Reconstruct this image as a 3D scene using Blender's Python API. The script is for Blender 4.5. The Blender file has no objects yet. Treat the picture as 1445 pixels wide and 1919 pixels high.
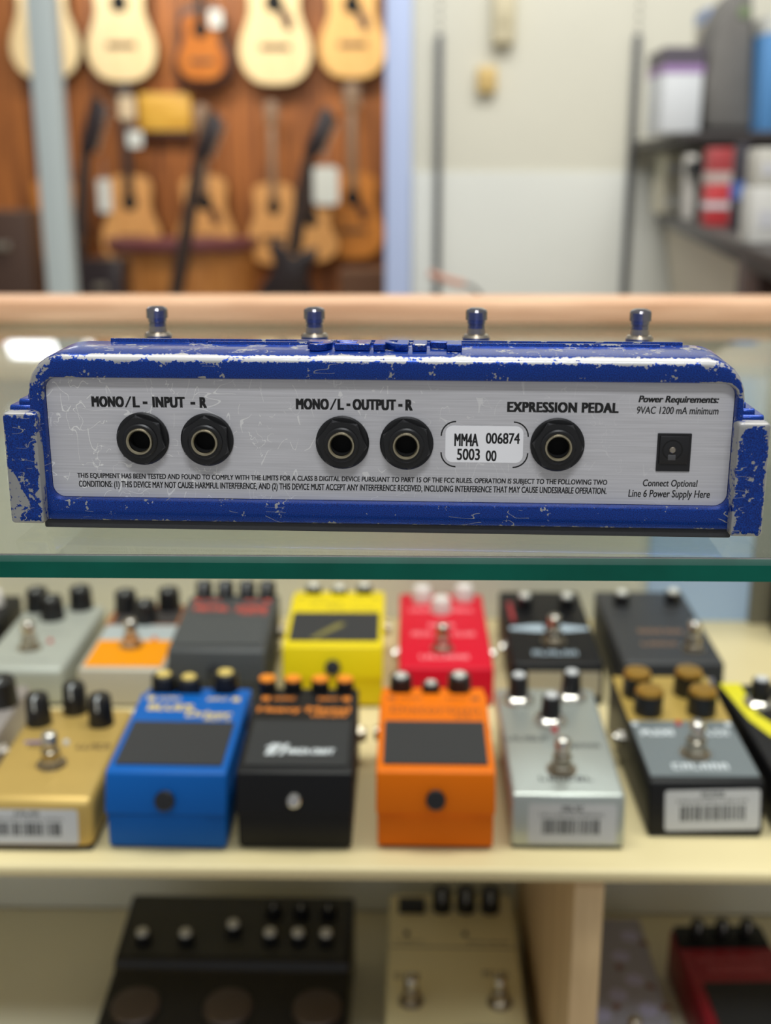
import bpy, bmesh, math, random
from mathutils import Matrix, Vector
R = math.radians
random.seed(6)
SC = bpy.context.scene
COL = SC.collection

# ------------------------------------------------------------------ camera, world, lights, exposure
CAM_Z, PITCH, YAW, FPX = 1.063, R(15.7), R(1.0), 2200.0
cam_d = bpy.data.cameras.new('camera')
cam_d.sensor_fit = 'HORIZONTAL'
cam_d.sensor_width = 36.0
cam_d.lens = 36.0 * FPX / 1445.0
cam_d.clip_start = 0.02
cam_d.clip_end = 60
cam_d.dof.use_dof = True
cam_d.dof.focus_distance = 0.390
cam_d.dof.aperture_fstop = 9.6
cam = bpy.data.objects.new('camera', cam_d)
COL.objects.link(cam)
cam.location = (0, 0, CAM_Z)
cam.rotation_euler = (math.pi / 2 - PITCH, 0, YAW)
SC.camera = cam

SC.view_settings.view_transform = 'Standard'
SC.view_settings.look = 'None'
SC.view_settings.gamma = 1.0
SC.view_settings.use_curve_mapping = False
SC.view_settings.exposure = 0.0

world = bpy.data.worlds.new('world')
SC.world = world
world.use_nodes = True
wn = world.node_tree.nodes
wn['Background'].inputs[0].default_value = (0.95, 0.97, 1.0, 1)
wn['Background'].inputs[1].default_value = 0.34


def area(name, loc, size, power, color=(1, 1, 1), aim=None, spread=None):
    l = bpy.data.lights.new(name, 'AREA')
    l.shape = 'RECTANGLE'
    l.size, l.size_y = size
    l.energy = power
    l.color = color
    if spread:
        l.spread = R(spread)
    o = bpy.data.objects.new(name, l)
    COL.objects.link(o)
    o.location = loc
    if aim:
        o.rotation_euler = (Vector(aim) - Vector(loc)).to_track_quat('-Z', 'Y').to_euler()
    return o


area('assumed_ceiling_light', (0.1, 0.74, 2.75), (1.8, 0.6), 48, (1.0, 0.96, 0.90), (0.1, 0.72, 0.7))  # unseen lamp, assumed overhead from bright pedal tops and darker fronts
area('assumed_front_light', (0.05, -0.90, 2.75), (0.9, 0.22), 24, (0.95, 0.97, 1.0), (0.05, 0.4, 0.9))  # unseen lamp, assumed in front: lights the jack panel, leaves pedal fronts shaded
area('assumed_guitar_wall_light', (-0.9, 4.9, 2.75), (2.4, 0.3), 58, (1.0, 0.94, 0.82), (-0.9, 6.4, 1.4))  # unseen lamp, assumed because the guitars look lit from above
area('added_doorway_light', (0.5, 2.5, 2.75), (1.6, 0.5), 32, (1.0, 0.98, 0.94), (0.5, 3.8, 1.2))  # lamp out of view, added to light the white wall


# ------------------------------------------------------------------ helpers
def basis():
    fw = Vector((-math.sin(YAW) * math.cos(PITCH), math.cos(YAW) * math.cos(PITCH), -math.sin(PITCH)))
    rt = Vector((math.cos(YAW), math.sin(YAW), 0))
    return rt, rt.cross(fw), fw


def P(px, py, Y):
    """the point of the place seen at a photo pixel, at distance Y into the shop"""
    rt, up, fw = basis()
    d = fw + rt * ((px - 722.5) / FPX) - up * ((py - 959.5) / FPX)
    return Vector((0, 0, CAM_Z)) + d * (Y / d.y)


def PZ(px, py, Z):
    rt, up, fw = basis()
    d = fw + rt * ((px - 722.5) / FPX) - up * ((py - 959.5) / FPX)
    return Vector((0, 0, CAM_Z)) + d * ((Z - CAM_Z) / d.z)


def lin(c):
    return tuple(((v / 255) / 12.92 if v / 255 <= 0.04045 else ((v / 255 + 0.055) / 1.055) ** 2.4) for v in c)


def mat(name, rgb, rough=0.5, metal=0.0, noise=None, bump=None, coat=0.0, spec=None, emit=None):
    m = bpy.data.materials.new(name)
    m.use_nodes = True
    nt = m.node_tree
    b = nt.nodes['Principled BSDF']
    c = lin(rgb)
    b.inputs['Base Color'].default_value = (*c, 1)
    b.inputs['Roughness'].default_value = rough
    b.inputs['Metallic'].default_value = metal
    b.inputs['Coat Weight'].default_value = coat
    if spec is not None:
        b.inputs['Specular IOR Level'].default_value = spec
    tc = nt.nodes.new('ShaderNodeTexCoord')
    if noise:
        sc, amt = noise
        n = nt.nodes.new('ShaderNodeTexNoise')
        n.inputs['Scale'].default_value = sc
        n.inputs['Detail'].default_value = 5
        nt.links.new(tc.outputs['Object'], n.inputs['Vector'])
        r = nt.nodes.new('ShaderNodeValToRGB')
        r.color_ramp.elements[0].position = 0.3
        r.color_ramp.elements[1].position = 0.7
        r.color_ramp.elements[0].color = (*[v * (1 - amt) for v in c], 1)
        r.color_ramp.elements[1].color = (*[min(1, v * (1 + amt)) for v in c], 1)
        nt.links.new(n.outputs['Fac'], r.inputs['Fac'])
        nt.links.new(r.outputs['Color'], b.inputs['Base Color'])
    if bump:
        sc, st, dist = bump
        n = nt.nodes.new('ShaderNodeTexNoise')
        n.inputs['Scale'].default_value = sc
        n.inputs['Detail'].default_value = 3
        nt.links.new(tc.outputs['Object'], n.inputs['Vector'])
        u = nt.nodes.new('ShaderNodeBump')
        u.inputs['Strength'].default_value = st
        u.inputs['Distance'].default_value = dist
        nt.links.new(n.outputs['Fac'], u.inputs['Height'])
        nt.links.new(u.outputs['Normal'], b.inputs['Normal'])
    return m


def wood(name, dark, light, scale=(1, 1, 1), freq=6.0, rough=0.4, coat=0.0):
    m = bpy.data.materials.new(name)
    m.use_nodes = True
    nt = m.node_tree
    b = nt.nodes['Principled BSDF']
    b.inputs['Roughness'].default_value = rough
    b.inputs['Coat Weight'].default_value = coat
    tc = nt.nodes.new('ShaderNodeTexCoord')
    mp = nt.nodes.new('ShaderNodeMapping')
    mp.inputs['Scale'].default_value = scale
    nt.links.new(tc.outputs['Object'], mp.inputs['Vector'])
    n = nt.nodes.new('ShaderNodeTexNoise')
    n.inputs['Scale'].default_value = freq
    n.inputs['Detail'].default_value = 6
    n.inputs['Distortion'].default_value = 0.6
    nt.links.new(mp.outputs['Vector'], n.inputs['Vector'])
    r = nt.nodes.new('ShaderNodeValToRGB')
    r.color_ramp.elements[0].position = 0.3
    r.color_ramp.elements[1].position = 0.7
    r.color_ramp.elements[0].color = (*lin(dark), 1)
    r.color_ramp.elements[1].color = (*lin(light), 1)
    nt.links.new(n.outputs['Fac'], r.inputs['Fac'])
    nt.links.new(r.outputs['Color'], b.inputs['Base Color'])
    return m


class MB:
    """collects shapes; build() links them as ONE mesh object. u = size of one unit in metres"""

    def __init__(self, u=0.001, M=None):
        self.bm = bmesh.new()
        self.u = u
        self.M = M or Matrix.Identity(4)

    def add(self, bm2, M=None):
        me = bpy.data.meshes.new('tmp')
        bm2.to_mesh(me)
        bm2.free()
        n0 = len(self.bm.verts)
        self.bm.from_mesh(me)
        self.bm.verts.ensure_lookup_table()
        bpy.data.meshes.remove(me)
        X = self.M @ (M or Matrix.Identity(4))
        for v in self.bm.verts[n0:]:
            v.co = X @ v.co
        return self

    def box(self, x0, x1, y0, y1, z0, z1, bev=0, seg=2, M=None):
        b = bmesh.new()
        bmesh.ops.create_cube(b, size=1)
        for v in b.verts:
            v.co = Vector((x0 + (v.co.x + .5) * (x1 - x0), y0 + (v.co.y + .5) * (y1 - y0), z0 + (v.co.z + .5) * (z1 - z0)))
        if bev:
            bmesh.ops.bevel(b, geom=b.edges[:], offset=bev, segments=seg, profile=0.5, affect='EDGES')
        return self.add(b, M)

    def prism(self, pts, a0, a1, axis='x', bev=0, seg=2, M=None, bev_long=True):
        """closed 2-D outline extruded along an axis; x: pts=(y,z)  y: pts=(x,z)  z: pts=(x,y)"""
        def at(p, a):
            return {'x': (a, p[0], p[1]), 'y': (p[0], a, p[1]), 'z': (p[0], p[1], a)}[axis]
        b = bmesh.new()
        lo = [b.verts.new(at(p, a0)) for p in pts]
        hi = [b.verts.new(at(p, a1)) for p in pts]
        n = len(pts)
        b.faces.new(lo)
        b.faces.new(hi[::-1])
        for i in range(n):
            b.faces.new((lo[i], hi[i], hi[(i + 1) % n], lo[(i + 1) % n]))
        bmesh.ops.recalc_face_normals(b, faces=b.faces[:])
        if bev:
            es = b.edges[:] if bev_long else [e for e in b.edges if (e.verts[0] in lo) == (e.verts[1] in lo)]
            bmesh.ops.bevel(b, geom=es, offset=bev, segments=seg, profile=0.5, affect='EDGES')
        return self.add(b, M)

    def lathe(self, prof, n=28, M=None, cap=True):
        """(r, z) profile turned about z"""
        b = bmesh.new()
        rings = []
        for r, z in prof:
            if r < 1e-7:
                rings.append([b.verts.new((0, 0, z))])
            else:
                rings.append([b.verts.new((r * math.cos(2 * math.pi * k / n), r * math.sin(2 * math.pi * k / n), z)) for k in range(n)])
        for A, B in zip(rings, rings[1:]):
            for k in range(n):
                k2 = (k + 1) % n
                if len(A) == 1 and len(B) == 1:
                    continue
                if len(A) == 1:
                    b.faces.new((A[0], B[k], B[k2]))
                elif len(B) == 1:
                    b.faces.new((A[k], B[0], A[k2]))
                else:
                    b.faces.new((A[k], B[k], B[k2], A[k2]))
        if cap and len(rings[0]) > 1:
            b.faces.new(rings[0])
        if cap and len(rings[-1]) > 1:
            b.faces.new(rings[-1])
        bmesh.ops.recalc_face_normals(b, faces=b.faces[:])
        return self.add(b, M)

    def cyl(self, c, r, h, n=24, axis='z', M=None, bev=0.0):
        X = Matrix.Translation(c)
        if axis == 'x':
            X = X @ Matrix.Rotation(R(90), 4, 'Y')
        if axis == 'y':
            X = X @ Matrix.Rotation(R(90), 4, 'X')
        e = bev or min(r, h) * 0.08
        return self.lathe([(0, 0), (r - e, 0), (r, e), (r, h - e), (r - e, h), (0, h)], n, (M or Matrix.Identity(4)) @ X)

    def tube(self, pts, r, n=10, M=None, cap=True):
        b = bmesh.new()
        pts = [Vector(p) for p in pts]
        rs = r if isinstance(r, (list, tuple)) else [r] * len(pts)
        rings = []
        for i, p in enumerate(pts):
            t = (pts[min(i + 1, len(pts) - 1)] - pts[max(i - 1, 0)]).normalized()
            q = t.to_track_quat('Z', 'Y')
            rings.append([b.verts.new(p + q @ Vector((rs[i] * math.cos(2 * math.pi * k / n), rs[i] * math.sin(2 * math.pi * k / n), 0))) for k in range(n)])
        for A, B in zip(rings, rings[1:]):
            for k in range(n):
                b.faces.new((A[k], A[(k + 1) % n], B[(k + 1) % n], B[k]))
        if cap:
            b.faces.new(rings[0][::-1])
            b.faces.new(rings[-1])
        return self.add(b, M)

    def text(self, s, x0, x1, y0, y1, h=0.0, thick=0.0, bold=0.0, shear=0.0, M=None, flip=False):
        """lettering fitted into a rectangle of the local xy plane, lifted by h"""
        cu = bpy.data.curves.new('tmp_text', 'FONT')
        cu.body = s
        cu.size = 1
        cu.shear = shear
        cu.space_character = 1.0 + (0.10 if bold > .15 and bold < .3 and not thick else 0)
        cu.resolution_u = 4
        cu.extrude = 0.5 if thick else 0
        ob = bpy.data.objects.new('tmp_text', cu)
        COL.objects.link(ob)
        dg = bpy.context.evaluated_depsgraph_get()
        me = bpy.data.meshes.new_from_object(ob.evaluated_get(dg))
        bpy.data.objects.remove(ob)
        bpy.data.curves.remove(cu)
        ax, bx = min(v.co.x for v in me.vertices), max(v.co.x for v in me.vertices)
        ay, by = min(v.co.y for v in me.vertices), max(v.co.y for v in me.vertices)
        shifts = [(0, 0)] if not bold else [(-bold, -bold * .5), (bold, -bold * .5), (-bold, bold * .5), (bold, bold * .5), (0, 0)]
        x0, x1, y0, y1 = x0 + bold, x1 - bold, y0 + bold * .5, y1 - bold * .5
        for i, (dx, dy) in enumerate(shifts):
            b = bmesh.new()
            b.from_mesh(me)
            for v in b.verts:
                v.co = Vector((x0 + dx + (v.co.x - ax) / (bx - ax) * (x1 - x0), y0 + dy + (v.co.y - ay) / (by - ay) * (y1 - y0),
                               h + (v.co.z + .5) * thick if thick else h + .001 * i))
            self.add(b, M)
        bpy.data.meshes.remove(me)
        return self

    def flat(self, pts, h=0.0, M=None):
        b = bmesh.new()
        f = b.faces.new([b.verts.new((p[0], p[1], h)) for p in pts])
        if f.normal.z < 0:
            f.normal_flip()
        return self.add(b, M)

    def build(self, name, m, parent=None, smooth=35):
        bm = self.bm
        bmesh.ops.scale(bm, vec=(self.u,) * 3, verts=bm.verts[:])
        ca = math.cos(R(smooth))
        bm.normal_update()
        for f in bm.faces:
            f.smooth = True
        for e in bm.edges:
            if len(e.link_faces) == 2 and e.link_faces[0].normal.dot(e.link_faces[1].normal) < ca:
                e.smooth = False
        me = bpy.data.meshes.new(name)
        bm.to_mesh(me)
        bm.free()
        for mm in (m if isinstance(m, (list, tuple)) else [m]):
            me.materials.append(mm)
        o = bpy.data.objects.new(name, me)
        COL.objects.link(o)
        if parent:
            o.parent = parent
        return o


def tag(o, label, cat, group=None, kind=None):
    o['label'] = label
    o['category'] = cat
    if group:
        o['group'] = group
    if kind:
        o['kind'] = kind
    return o


def thing(name, label, cat, loc=(0, 0, 0), rz=0.0, group=None):
    o = bpy.data.objects.new(name, None)
    o.empty_display_size = 0.02
    COL.objects.link(o)
    o.location = loc
    o.rotation_euler = (0, 0, rz)
    return tag(o, label, cat, group)


def struct(o):
    o['kind'] = 'structure'
    return o


def rrect(x0, x1, z0, z1, r, nx=1, nz=1, nc=6):
    """rounded rectangle loop, r = one radius or (tl, tr, br, bl); starts bottom-left, counter-clockwise"""
    tl, tr, br, bl = r if isinstance(r, (list, tuple)) else (r,) * 4
    out = []

    def arc(cx, cz, rad, a0):
        for k in range(nc + 1):
            a = R(a0 + 90 * k / nc)
            out.append((cx + rad * math.cos(a), cz + rad * math.sin(a)))

    def seg(p, q, n):
        for k in range(1, n):
            out.append((p[0] + (q[0] - p[0]) * k / n, p[1] + (q[1] - p[1]) * k / n))
    arc(x0 + bl, z0 + bl, bl, 180)
    seg((x0 + bl, z0), (x1 - br, z0), nx)
    arc(x1 - br, z0 + br, br, 270)
    seg((x1, z0 + br), (x1, z1 - tr), nz)
    arc(x1 - tr, z1 - tr, tr, 0)
    seg((x1 - tr, z1), (x0 + tl, z1), nx)
    arc(x0 + tl, z1 - tl, tl, 90)
    seg((x0, z1 - tl), (x0, z0 + bl), nz)
    return out


UP = Matrix.Rotation(R(90), 4, 'X')      # local xy drawing plane -> upright plane facing the viewer (-y)

# ------------------------------------------------------------------ materials
M_floor = mat('floor_vinyl', (172, 164, 150), 0.5, noise=(3, 0.1))
M_white_wall = mat('white_painted_wall', (214, 212, 196), 0.7, noise=(2.2, 0.035), bump=(60, 0.15, 0.002))
M_white_low = mat('white_painted_board', (218, 220, 212), 0.6, noise=(2.5, 0.03))
M_guitar_wall = wood('orange_brown_panelling', (104, 54, 18), (192, 116, 50), (9, 1, 0.5), 3.0, 0.5)
M_post_blue = mat('pale_blue_painted_post', (188, 204, 240), 0.4, 0.0)
M_post_grey = mat('grey_aluminium_post', (196, 208, 208), 0.45, 0.0)
M_strip = mat('dark_grey_shelf_standard', (88, 90, 94), 0.5, 0.3)
M_rail = wood('light_oak_rail', (192, 146, 110), (228, 188, 152), (1.2, 14, 14), 5, 0.45)
M_cream = mat('cream_laminate', (222, 206, 160), 0.42, noise=(9, 0.04))
M_case_back = mat('case_back_board', (226, 224, 208), 0.7, noise=(4, 0.04))
M_case_back_low = mat('lower_back_board', (236, 240, 236), 0.7, noise=(4, 0.04))
M_case_blue = mat('pale_blue_back_board', (178, 204, 240), 0.6)
M_case_post = mat('grey_case_post', (120, 116, 100), 0.6)
M_deck = mat('grey_beige_deck', (240, 234, 208), 0.6, noise=(6, 0.04))
M_divider = wood('pale_wood_divider', (190, 160, 118), (214, 184, 140), (20, 20, 2), 3, 0.5)
M_dark = mat('dark_brown', (52, 38, 32), 0.6)
M_black = mat('black_plastic', (22, 22, 25), 0.38)
M_black_soft = mat('black_rubber', (50, 51, 54), 0.75, bump=(900, 0.25, 0.0004))
M_black_metal = mat('black_painted_metal', (15, 15, 18), 0.45, 0.0, spec=0.3, bump=(1600, 0.15, 0.0003))
M_chrome = mat('chrome', (214, 210, 204), 0.16, 1.0)
M_chrome_dark = mat('dark_reflecting_chrome', (150, 146, 150), 0.14, 1.0)  # darker than the other chrome: dark reflections put into the colour
M_nickel = mat('worn_nickel', (176, 166, 150), 0.28, 1.0)
M_brass = mat('dull_brass', (186, 176, 148), 0.28, 1.0)
M_hole = mat('dark_socket_hole', (6, 6, 6), 0.8)
M_ink = mat('black_print', (14, 14, 15), 0.6)
M_white_ink = mat('white_print', (212, 218, 224), 0.6)
M_red_ink = mat('red_print', (200, 74, 58), 0.6)
M_label = mat('white_paper_label', (196, 197, 200), 0.55)
M_gold_ink = mat('pale_gold_print', (214, 190, 108), 0.5)
M_orange_ink = mat('orange_print', (222, 128, 34), 0.5)
M_bronze_ink = mat('bronze_print', (138, 104, 78), 0.5)
M_grey_ink = mat('grey_print', (70, 72, 74), 0.6)
M_led = mat('red_lens', (190, 40, 46), 0.3)

# guitars
M_spruce = wood('pale_spruce', (236, 206, 150), (250, 226, 176), (30, 1, 1), 3, 0.35)
M_spruce_warm = wood('warm_spruce', (226, 172, 96), (242, 196, 122), (30, 1, 1), 3, 0.35)
M_spruce_mid = wood('honey_spruce', (206, 146, 84), (226, 170, 104), (30, 1, 1), 3, 0.35)
M_amber = wood('amber_spruce', (184, 112, 40), (208, 134, 56), (30, 1, 1), 3, 0.35)
M_burst = wood('orange_sunburst', (178, 96, 30), (206, 126, 48), (20, 1, 1), 3, 0.3)
M_mahog = mat('dark_mahogany', (66, 36, 24), 0.4)
M_neck_w = mat('maple_neck', (138, 112, 88), 0.45)
M_neck_d = mat('dark_fingerboard', (58, 44, 38), 0.5)
M_pickguard = mat('tortoise_pickguard', (74, 38, 26), 0.3)
M_bridge = mat('dark_bridge', (96, 66, 44), 0.5)
M_egbody = mat('dark_guitar_lacquer', (40, 28, 28), 0.3)


def scratched_panel():
    m = bpy.data.materials.new('brushed_scratched_aluminium')
    m.use_nodes = True
    nt = m.node_tree
    b = nt.nodes['Principled BSDF']
    b.inputs['Metallic'].default_value = 0.35
    N, L = nt.nodes.new, nt.links.new
    tc = N('ShaderNodeTexCoord')
    mp = N('ShaderNodeMapping')
    mp.inputs['Scale'].default_value = (40, 40, 2200)
    L(tc.outputs['Object'], mp.inputs['Vector'])
    br = N('ShaderNodeTexNoise')
    br.inputs['Scale'].default_value = 1
    br.inputs['Detail'].default_value = 4
    L(mp.outputs['Vector'], br.inputs['Vector'])
    base = N('ShaderNodeValToRGB')
    base.color_ramp.elements[0].position, base.color_ramp.elements[1].position = 0.25, 0.75
    base.color_ramp.elements[0].color = (*lin((196, 195, 197)), 1)
    base.color_ramp.elements[1].color = (*lin((218, 217, 220)), 1)
    L(br.outputs['Fac'], base.inputs['Fac'])
    prev = None
    # hair-line scratches: thin level lines of stretched noises, kept only inside patches
    for sx, sz, w, seed, lo in ((60, 150, 0.0045, 1.3, 0.5), (170, 70, 0.006, 7.7, 0.52), (260, 300, 0.008, 4.1, 0.56), (90, 40, 0.003, 11.9, 0.5)):
        m2 = N('ShaderNodeMapping')
        m2.inputs['Scale'].default_value = (sx, 40, sz)
        m2.inputs['Location'].default_value = (seed, seed, seed * 2)
        m2.inputs['Rotation'].default_value = (0, seed, 0)
        L(tc.outputs['Object'], m2.inputs['Vector'])
        n = N('ShaderNodeTexNoise')
        n.inputs['Scale'].default_value = 1
        n.inputs['Detail'].default_value = 1
        n.inputs['Distortion'].default_value = 0.4
        L(m2.outputs['Vector'], n.inputs['Vector'])
        s = N('ShaderNodeMath'); s.operation = 'SUBTRACT'; s.inputs[1].default_value = 0.5
        a = N('ShaderNodeMath'); a.operation = 'ABSOLUTE'
        c = N('ShaderNodeMath'); c.operation = 'LESS_THAN'; c.inputs[1].default_value = w
        L(n.outputs['Fac'], s.inputs[0]); L(s.outputs[0], a.inputs[0]); L(a.outputs[0], c.inputs[0])
        k = N('ShaderNodeTexNoise')
        k.inputs['Scale'].default_value = 55 + 9 * seed
        k.inputs['Detail'].default_value = 2
        L(tc.outputs['Object'], k.inputs['Vector'])
        g = N('ShaderNodeMath'); g.operation = 'GREATER_THAN'; g.inputs[1].default_value = lo + 0.05
        L(k.outputs['Fac'], g.inputs[0])
        mu = N('ShaderNodeMath'); mu.operation = 'MULTIPLY'
        L(c.outputs[0], mu.inputs[0]); L(g.outputs[0], mu.inputs[1])
        if prev:
            mx = N('ShaderNodeMath'); mx.operation = 'MAXIMUM'
            L(prev.outputs[0], mx.inputs[0]); L(mu.outputs[0], mx.inputs[1])
            prev = mx
        else:
            prev = mu
    # wear thins out towards the power inlet end
    sep = N('ShaderNodeSeparateXYZ')
    L(tc.outputs['Object'], sep.inputs[0])
    rg = N('ShaderNodeMapRange')
    rg.inputs['From Min'].default_value, rg.inputs['From Max'].default_value = -0.11, 0.10
    rg.inputs['To Min'].default_value, rg.inputs['To Max'].default_value = 0.8, 0.08
    L(sep.outputs['X'], rg.inputs['Value'])
    mm = N('ShaderNodeMath'); mm.operation = 'MULTIPLY'
    L(prev.outputs[0], mm.inputs[0]); L(rg.outputs[0], mm.inputs[1])
    mix = N('ShaderNodeMix'); mix.data_type = 'RGBA'
    mix.inputs['B'].default_value = (*lin((255, 254, 250)), 1)
    L(mm.outputs[0], mix.inputs['Factor']); L(base.outputs['Color'], mix.inputs['A'])
    L(mix.outputs['Result'], b.inputs['Base Color'])
    rr = N('ShaderNodeMapRange')
    rr.inputs['To Min'].default_value, rr.inputs['To Max'].default_value = 0.36, 0.52
    L(br.outputs['Fac'], rr.inputs['Value']); L(rr.outputs[0], b.inputs['Roughness'])
    return m


def worn_blue():
    """metallic blue paint, chipped to bare metal where the 'wear' attribute is high"""
    m = bpy.data.materials.new('chipped_blue_metallic_paint')
    m.use_nodes = True
    nt = m.node_tree
    b = nt.nodes['Principled BSDF']
    N, L = nt.nodes.new, nt.links.new
    tc = N('ShaderNodeTexCoord')
    at = N('ShaderNodeAttribute')
    at.attribute_name = 'wear'
    n1 = N('ShaderNodeTexNoise'); n1.inputs['Scale'].default_value = 160; n1.inputs['Detail'].default_value = 6; n1.inputs['Roughness'].default_value = 0.65
    n2 = N('ShaderNodeTexNoise'); n2.inputs['Scale'].default_value = 900; n2.inputs['Detail'].default_value = 3
    L(tc.outputs['Object'], n1.inputs['Vector']); L(tc.outputs['Object'], n2.inputs['Vector'])
    ad = N('ShaderNodeMath'); ad.operation = 'MULTIPLY_ADD'; ad.inputs[1].default_value = 0.45
    L(n2.outputs['Fac'], ad.inputs[0]); L(n1.outputs['Fac'], ad.inputs[2])      # n2*.35 + n1 : about .45 .. .95
    w = N('ShaderNodeMath'); w.operation = 'MULTIPLY_ADD'; w.inputs[1].default_value = 0.42
    L(at.outputs['Fac'], w.inputs[0]); L(ad.outputs[0], w.inputs[2])
    th = N('ShaderNodeMapRange')
    th.inputs['From Min'].default_value, th.inputs['From Max'].default_value = 1.03, 1.05
    L(w.outputs[0], th.inputs['Value'])
    # a few long scratches through the paint
    mp = N('ShaderNodeMapping'); mp.inputs['Scale'].default_value = (70, 40, 260); mp.inputs['Rotation'].default_value = (0, 0.5, 0)
    L(tc.outputs['Object'], mp.inputs['Vector'])
    n3 = N('ShaderNodeTexNoise'); n3.inputs['Scale'].default_value = 1; n3.inputs['Detail'].default_value = 1
    L(mp.outputs['Vector'], n3.inputs['Vector'])
    s = N('ShaderNodeMath'); s.operation = 'SUBTRACT'; s.inputs[1].default_value = 0.5
    a = N('ShaderNodeMath'); a.operation = 'ABSOLUTE'
    c = N('ShaderNodeMath'); c.operation = 'LESS_THAN'; c.inputs[1].default_value = 0.006
    L(n3.outputs['Fac'], s.inputs[0]); L(s.outputs[0], a.inputs[0]); L(a.outputs[0], c.inputs[0])
    k = N('ShaderNodeTexNoise'); k.inputs['Scale'].default_value = 75
    L(tc.outputs['Object'], k.inputs['Vector'])
    g = N('ShaderNodeMath'); g.operation = 'GREATER_THAN'; g.inputs[1].default_value = 0.6
    L(k.outputs['Fac'], g.inputs[0])
    mu = N('ShaderNodeMath'); mu.operation = 'MULTIPLY'
    L(c.outputs[0], mu.inputs[0]); L(g.outputs[0], mu.inputs[1])
    mx = N('ShaderNodeMath'); mx.operation = 'MAXIMUM'
    L(mu.outputs[0], mx.inputs[0]); L(th.outputs[0], mx.inputs[1])
    # fine flake in the paint
    fl = N('ShaderNodeTexNoise'); fl.inputs['Scale'].default_value = 3500; fl.inputs['Detail'].default_value = 1
    L(tc.outputs['Object'], fl.inputs['Vector'])
    fr = N('ShaderNodeValToRGB')
    fr.color_ramp.elements[0].position, fr.color_ramp.elements[1].position = 0.35, 0.75
    fr.color_ramp.elements[0].color = (*lin((2, 32, 104)), 1)
    fr.color_ramp.elements[1].color = (*lin((5, 78, 190)), 1)
    L(fl.outputs['Fac'], fr.inputs['Fac'])
    mix = N('ShaderNodeMix'); mix.data_type = 'RGBA'
    mix.inputs['B'].default_value = (*lin((166, 166, 164)), 1)
    L(mx.outputs[0], mix.inputs['Factor']); L(fr.outputs['Color'], mix.inputs['A'])
    L(mix.outputs['Result'], b.inputs['Base Color'])
    me = N('ShaderNodeMapRange'); me.inputs['To Min'].default_value, me.inputs['To Max'].default_value = 0.55, 0.6
    L(mx.outputs[0], me.inputs['Value']); L(me.outputs[0], b.inputs['Metallic'])
    ro = N('ShaderNodeMapRange'); ro.inputs['To Min'].default_value, ro.inputs['To Max'].default_value = 0.33, 0.5
    L(mx.outputs[0], ro.inputs['Value']); L(ro.outputs[0], b.inputs['Roughness'])
    b.inputs['Coat Weight'].default_value = 0.3
    bu = N('ShaderNodeBump'); bu.inputs['Strength'].default_value = 0.4; bu.inputs['Distance'].default_value = 0.00015; bu.invert = True
    L(mx.outputs[0], bu.inputs['Height']); L(bu.outputs['Normal'], b.inputs['Normal'])
    return m


def glass_faces():
    m = bpy.data.materials.new('clear_glass_sheet')
    m.use_nodes = True
    nt = m.node_tree
    for n in list(nt.nodes):
        nt.nodes.remove(n)
    N, L = nt.nodes.new, nt.links.new
    out = N('ShaderNodeOutputMaterial')
    tr = N('ShaderNodeBsdfTransparent'); tr.inputs[0].default_value = (0.955, 0.98, 0.965, 1)
    gl = N('ShaderNodeBsdfGlossy'); gl.inputs['Roughness'].default_value = 0.03; gl.inputs[0].default_value = (1, 1, 1, 1)
    # mirror share grows towards grazing view, the same from above and from below
    ge = N('ShaderNodeNewGeometry')
    dt = N('ShaderNodeVectorMath'); dt.operation = 'DOT_PRODUCT'
    L(ge.outputs['Incoming'], dt.inputs[0]); L(ge.outputs['Normal'], dt.inputs[1])
    ab = N('ShaderNodeMath'); ab.operation = 'ABSOLUTE'
    L(dt.outputs['Value'], ab.inputs[0])
    iv = N('ShaderNodeMath'); iv.operation = 'SUBTRACT'; iv.inputs[0].default_value = 1.0
    L(ab.outputs[0], iv.inputs[1])
    pw = N('ShaderNodeMath'); pw.operation = 'POWER'; pw.inputs[1].default_value = 5.0
    L(iv.outputs[0], pw.inputs[0])
    fr = N('ShaderNodeMath'); fr.operation = 'MULTIPLY_ADD'; fr.inputs[1].default_value = 0.96; fr.inputs[2].default_value = 0.04
    L(pw.outputs[0], fr.inputs[0])
    mx = N('ShaderNodeMixShader')
    L(fr.outputs[0], mx.inputs[0]); L(tr.outputs[0], mx.inputs[1]); L(gl.outputs[0], mx.inputs[2])
    L(mx.outputs[0], out.inputs[0])
    return m


M_panel = scratched_panel()
M_blue = worn_blue()
M_glass = glass_faces()
M_glass_edge = mat('dark_teal_glass_edge', (2, 88, 72), 0.35, noise=(30, 0.2), spec=0.2)
M_glass_chamfer = mat('pale_teal_ground_chamfer', (6, 62, 52), 0.5, noise=(60, 0.15), spec=0.2)
M_glass_line = mat('dark_top_arris', (30, 34, 34), 0.4, noise=(120, 0.5))

# ------------------------------------------------------------------ the room
Zs, ZG, ZD = 0.675, 0.950, 0.430      # pedal shelf, glass counter top, lower deck

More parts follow.
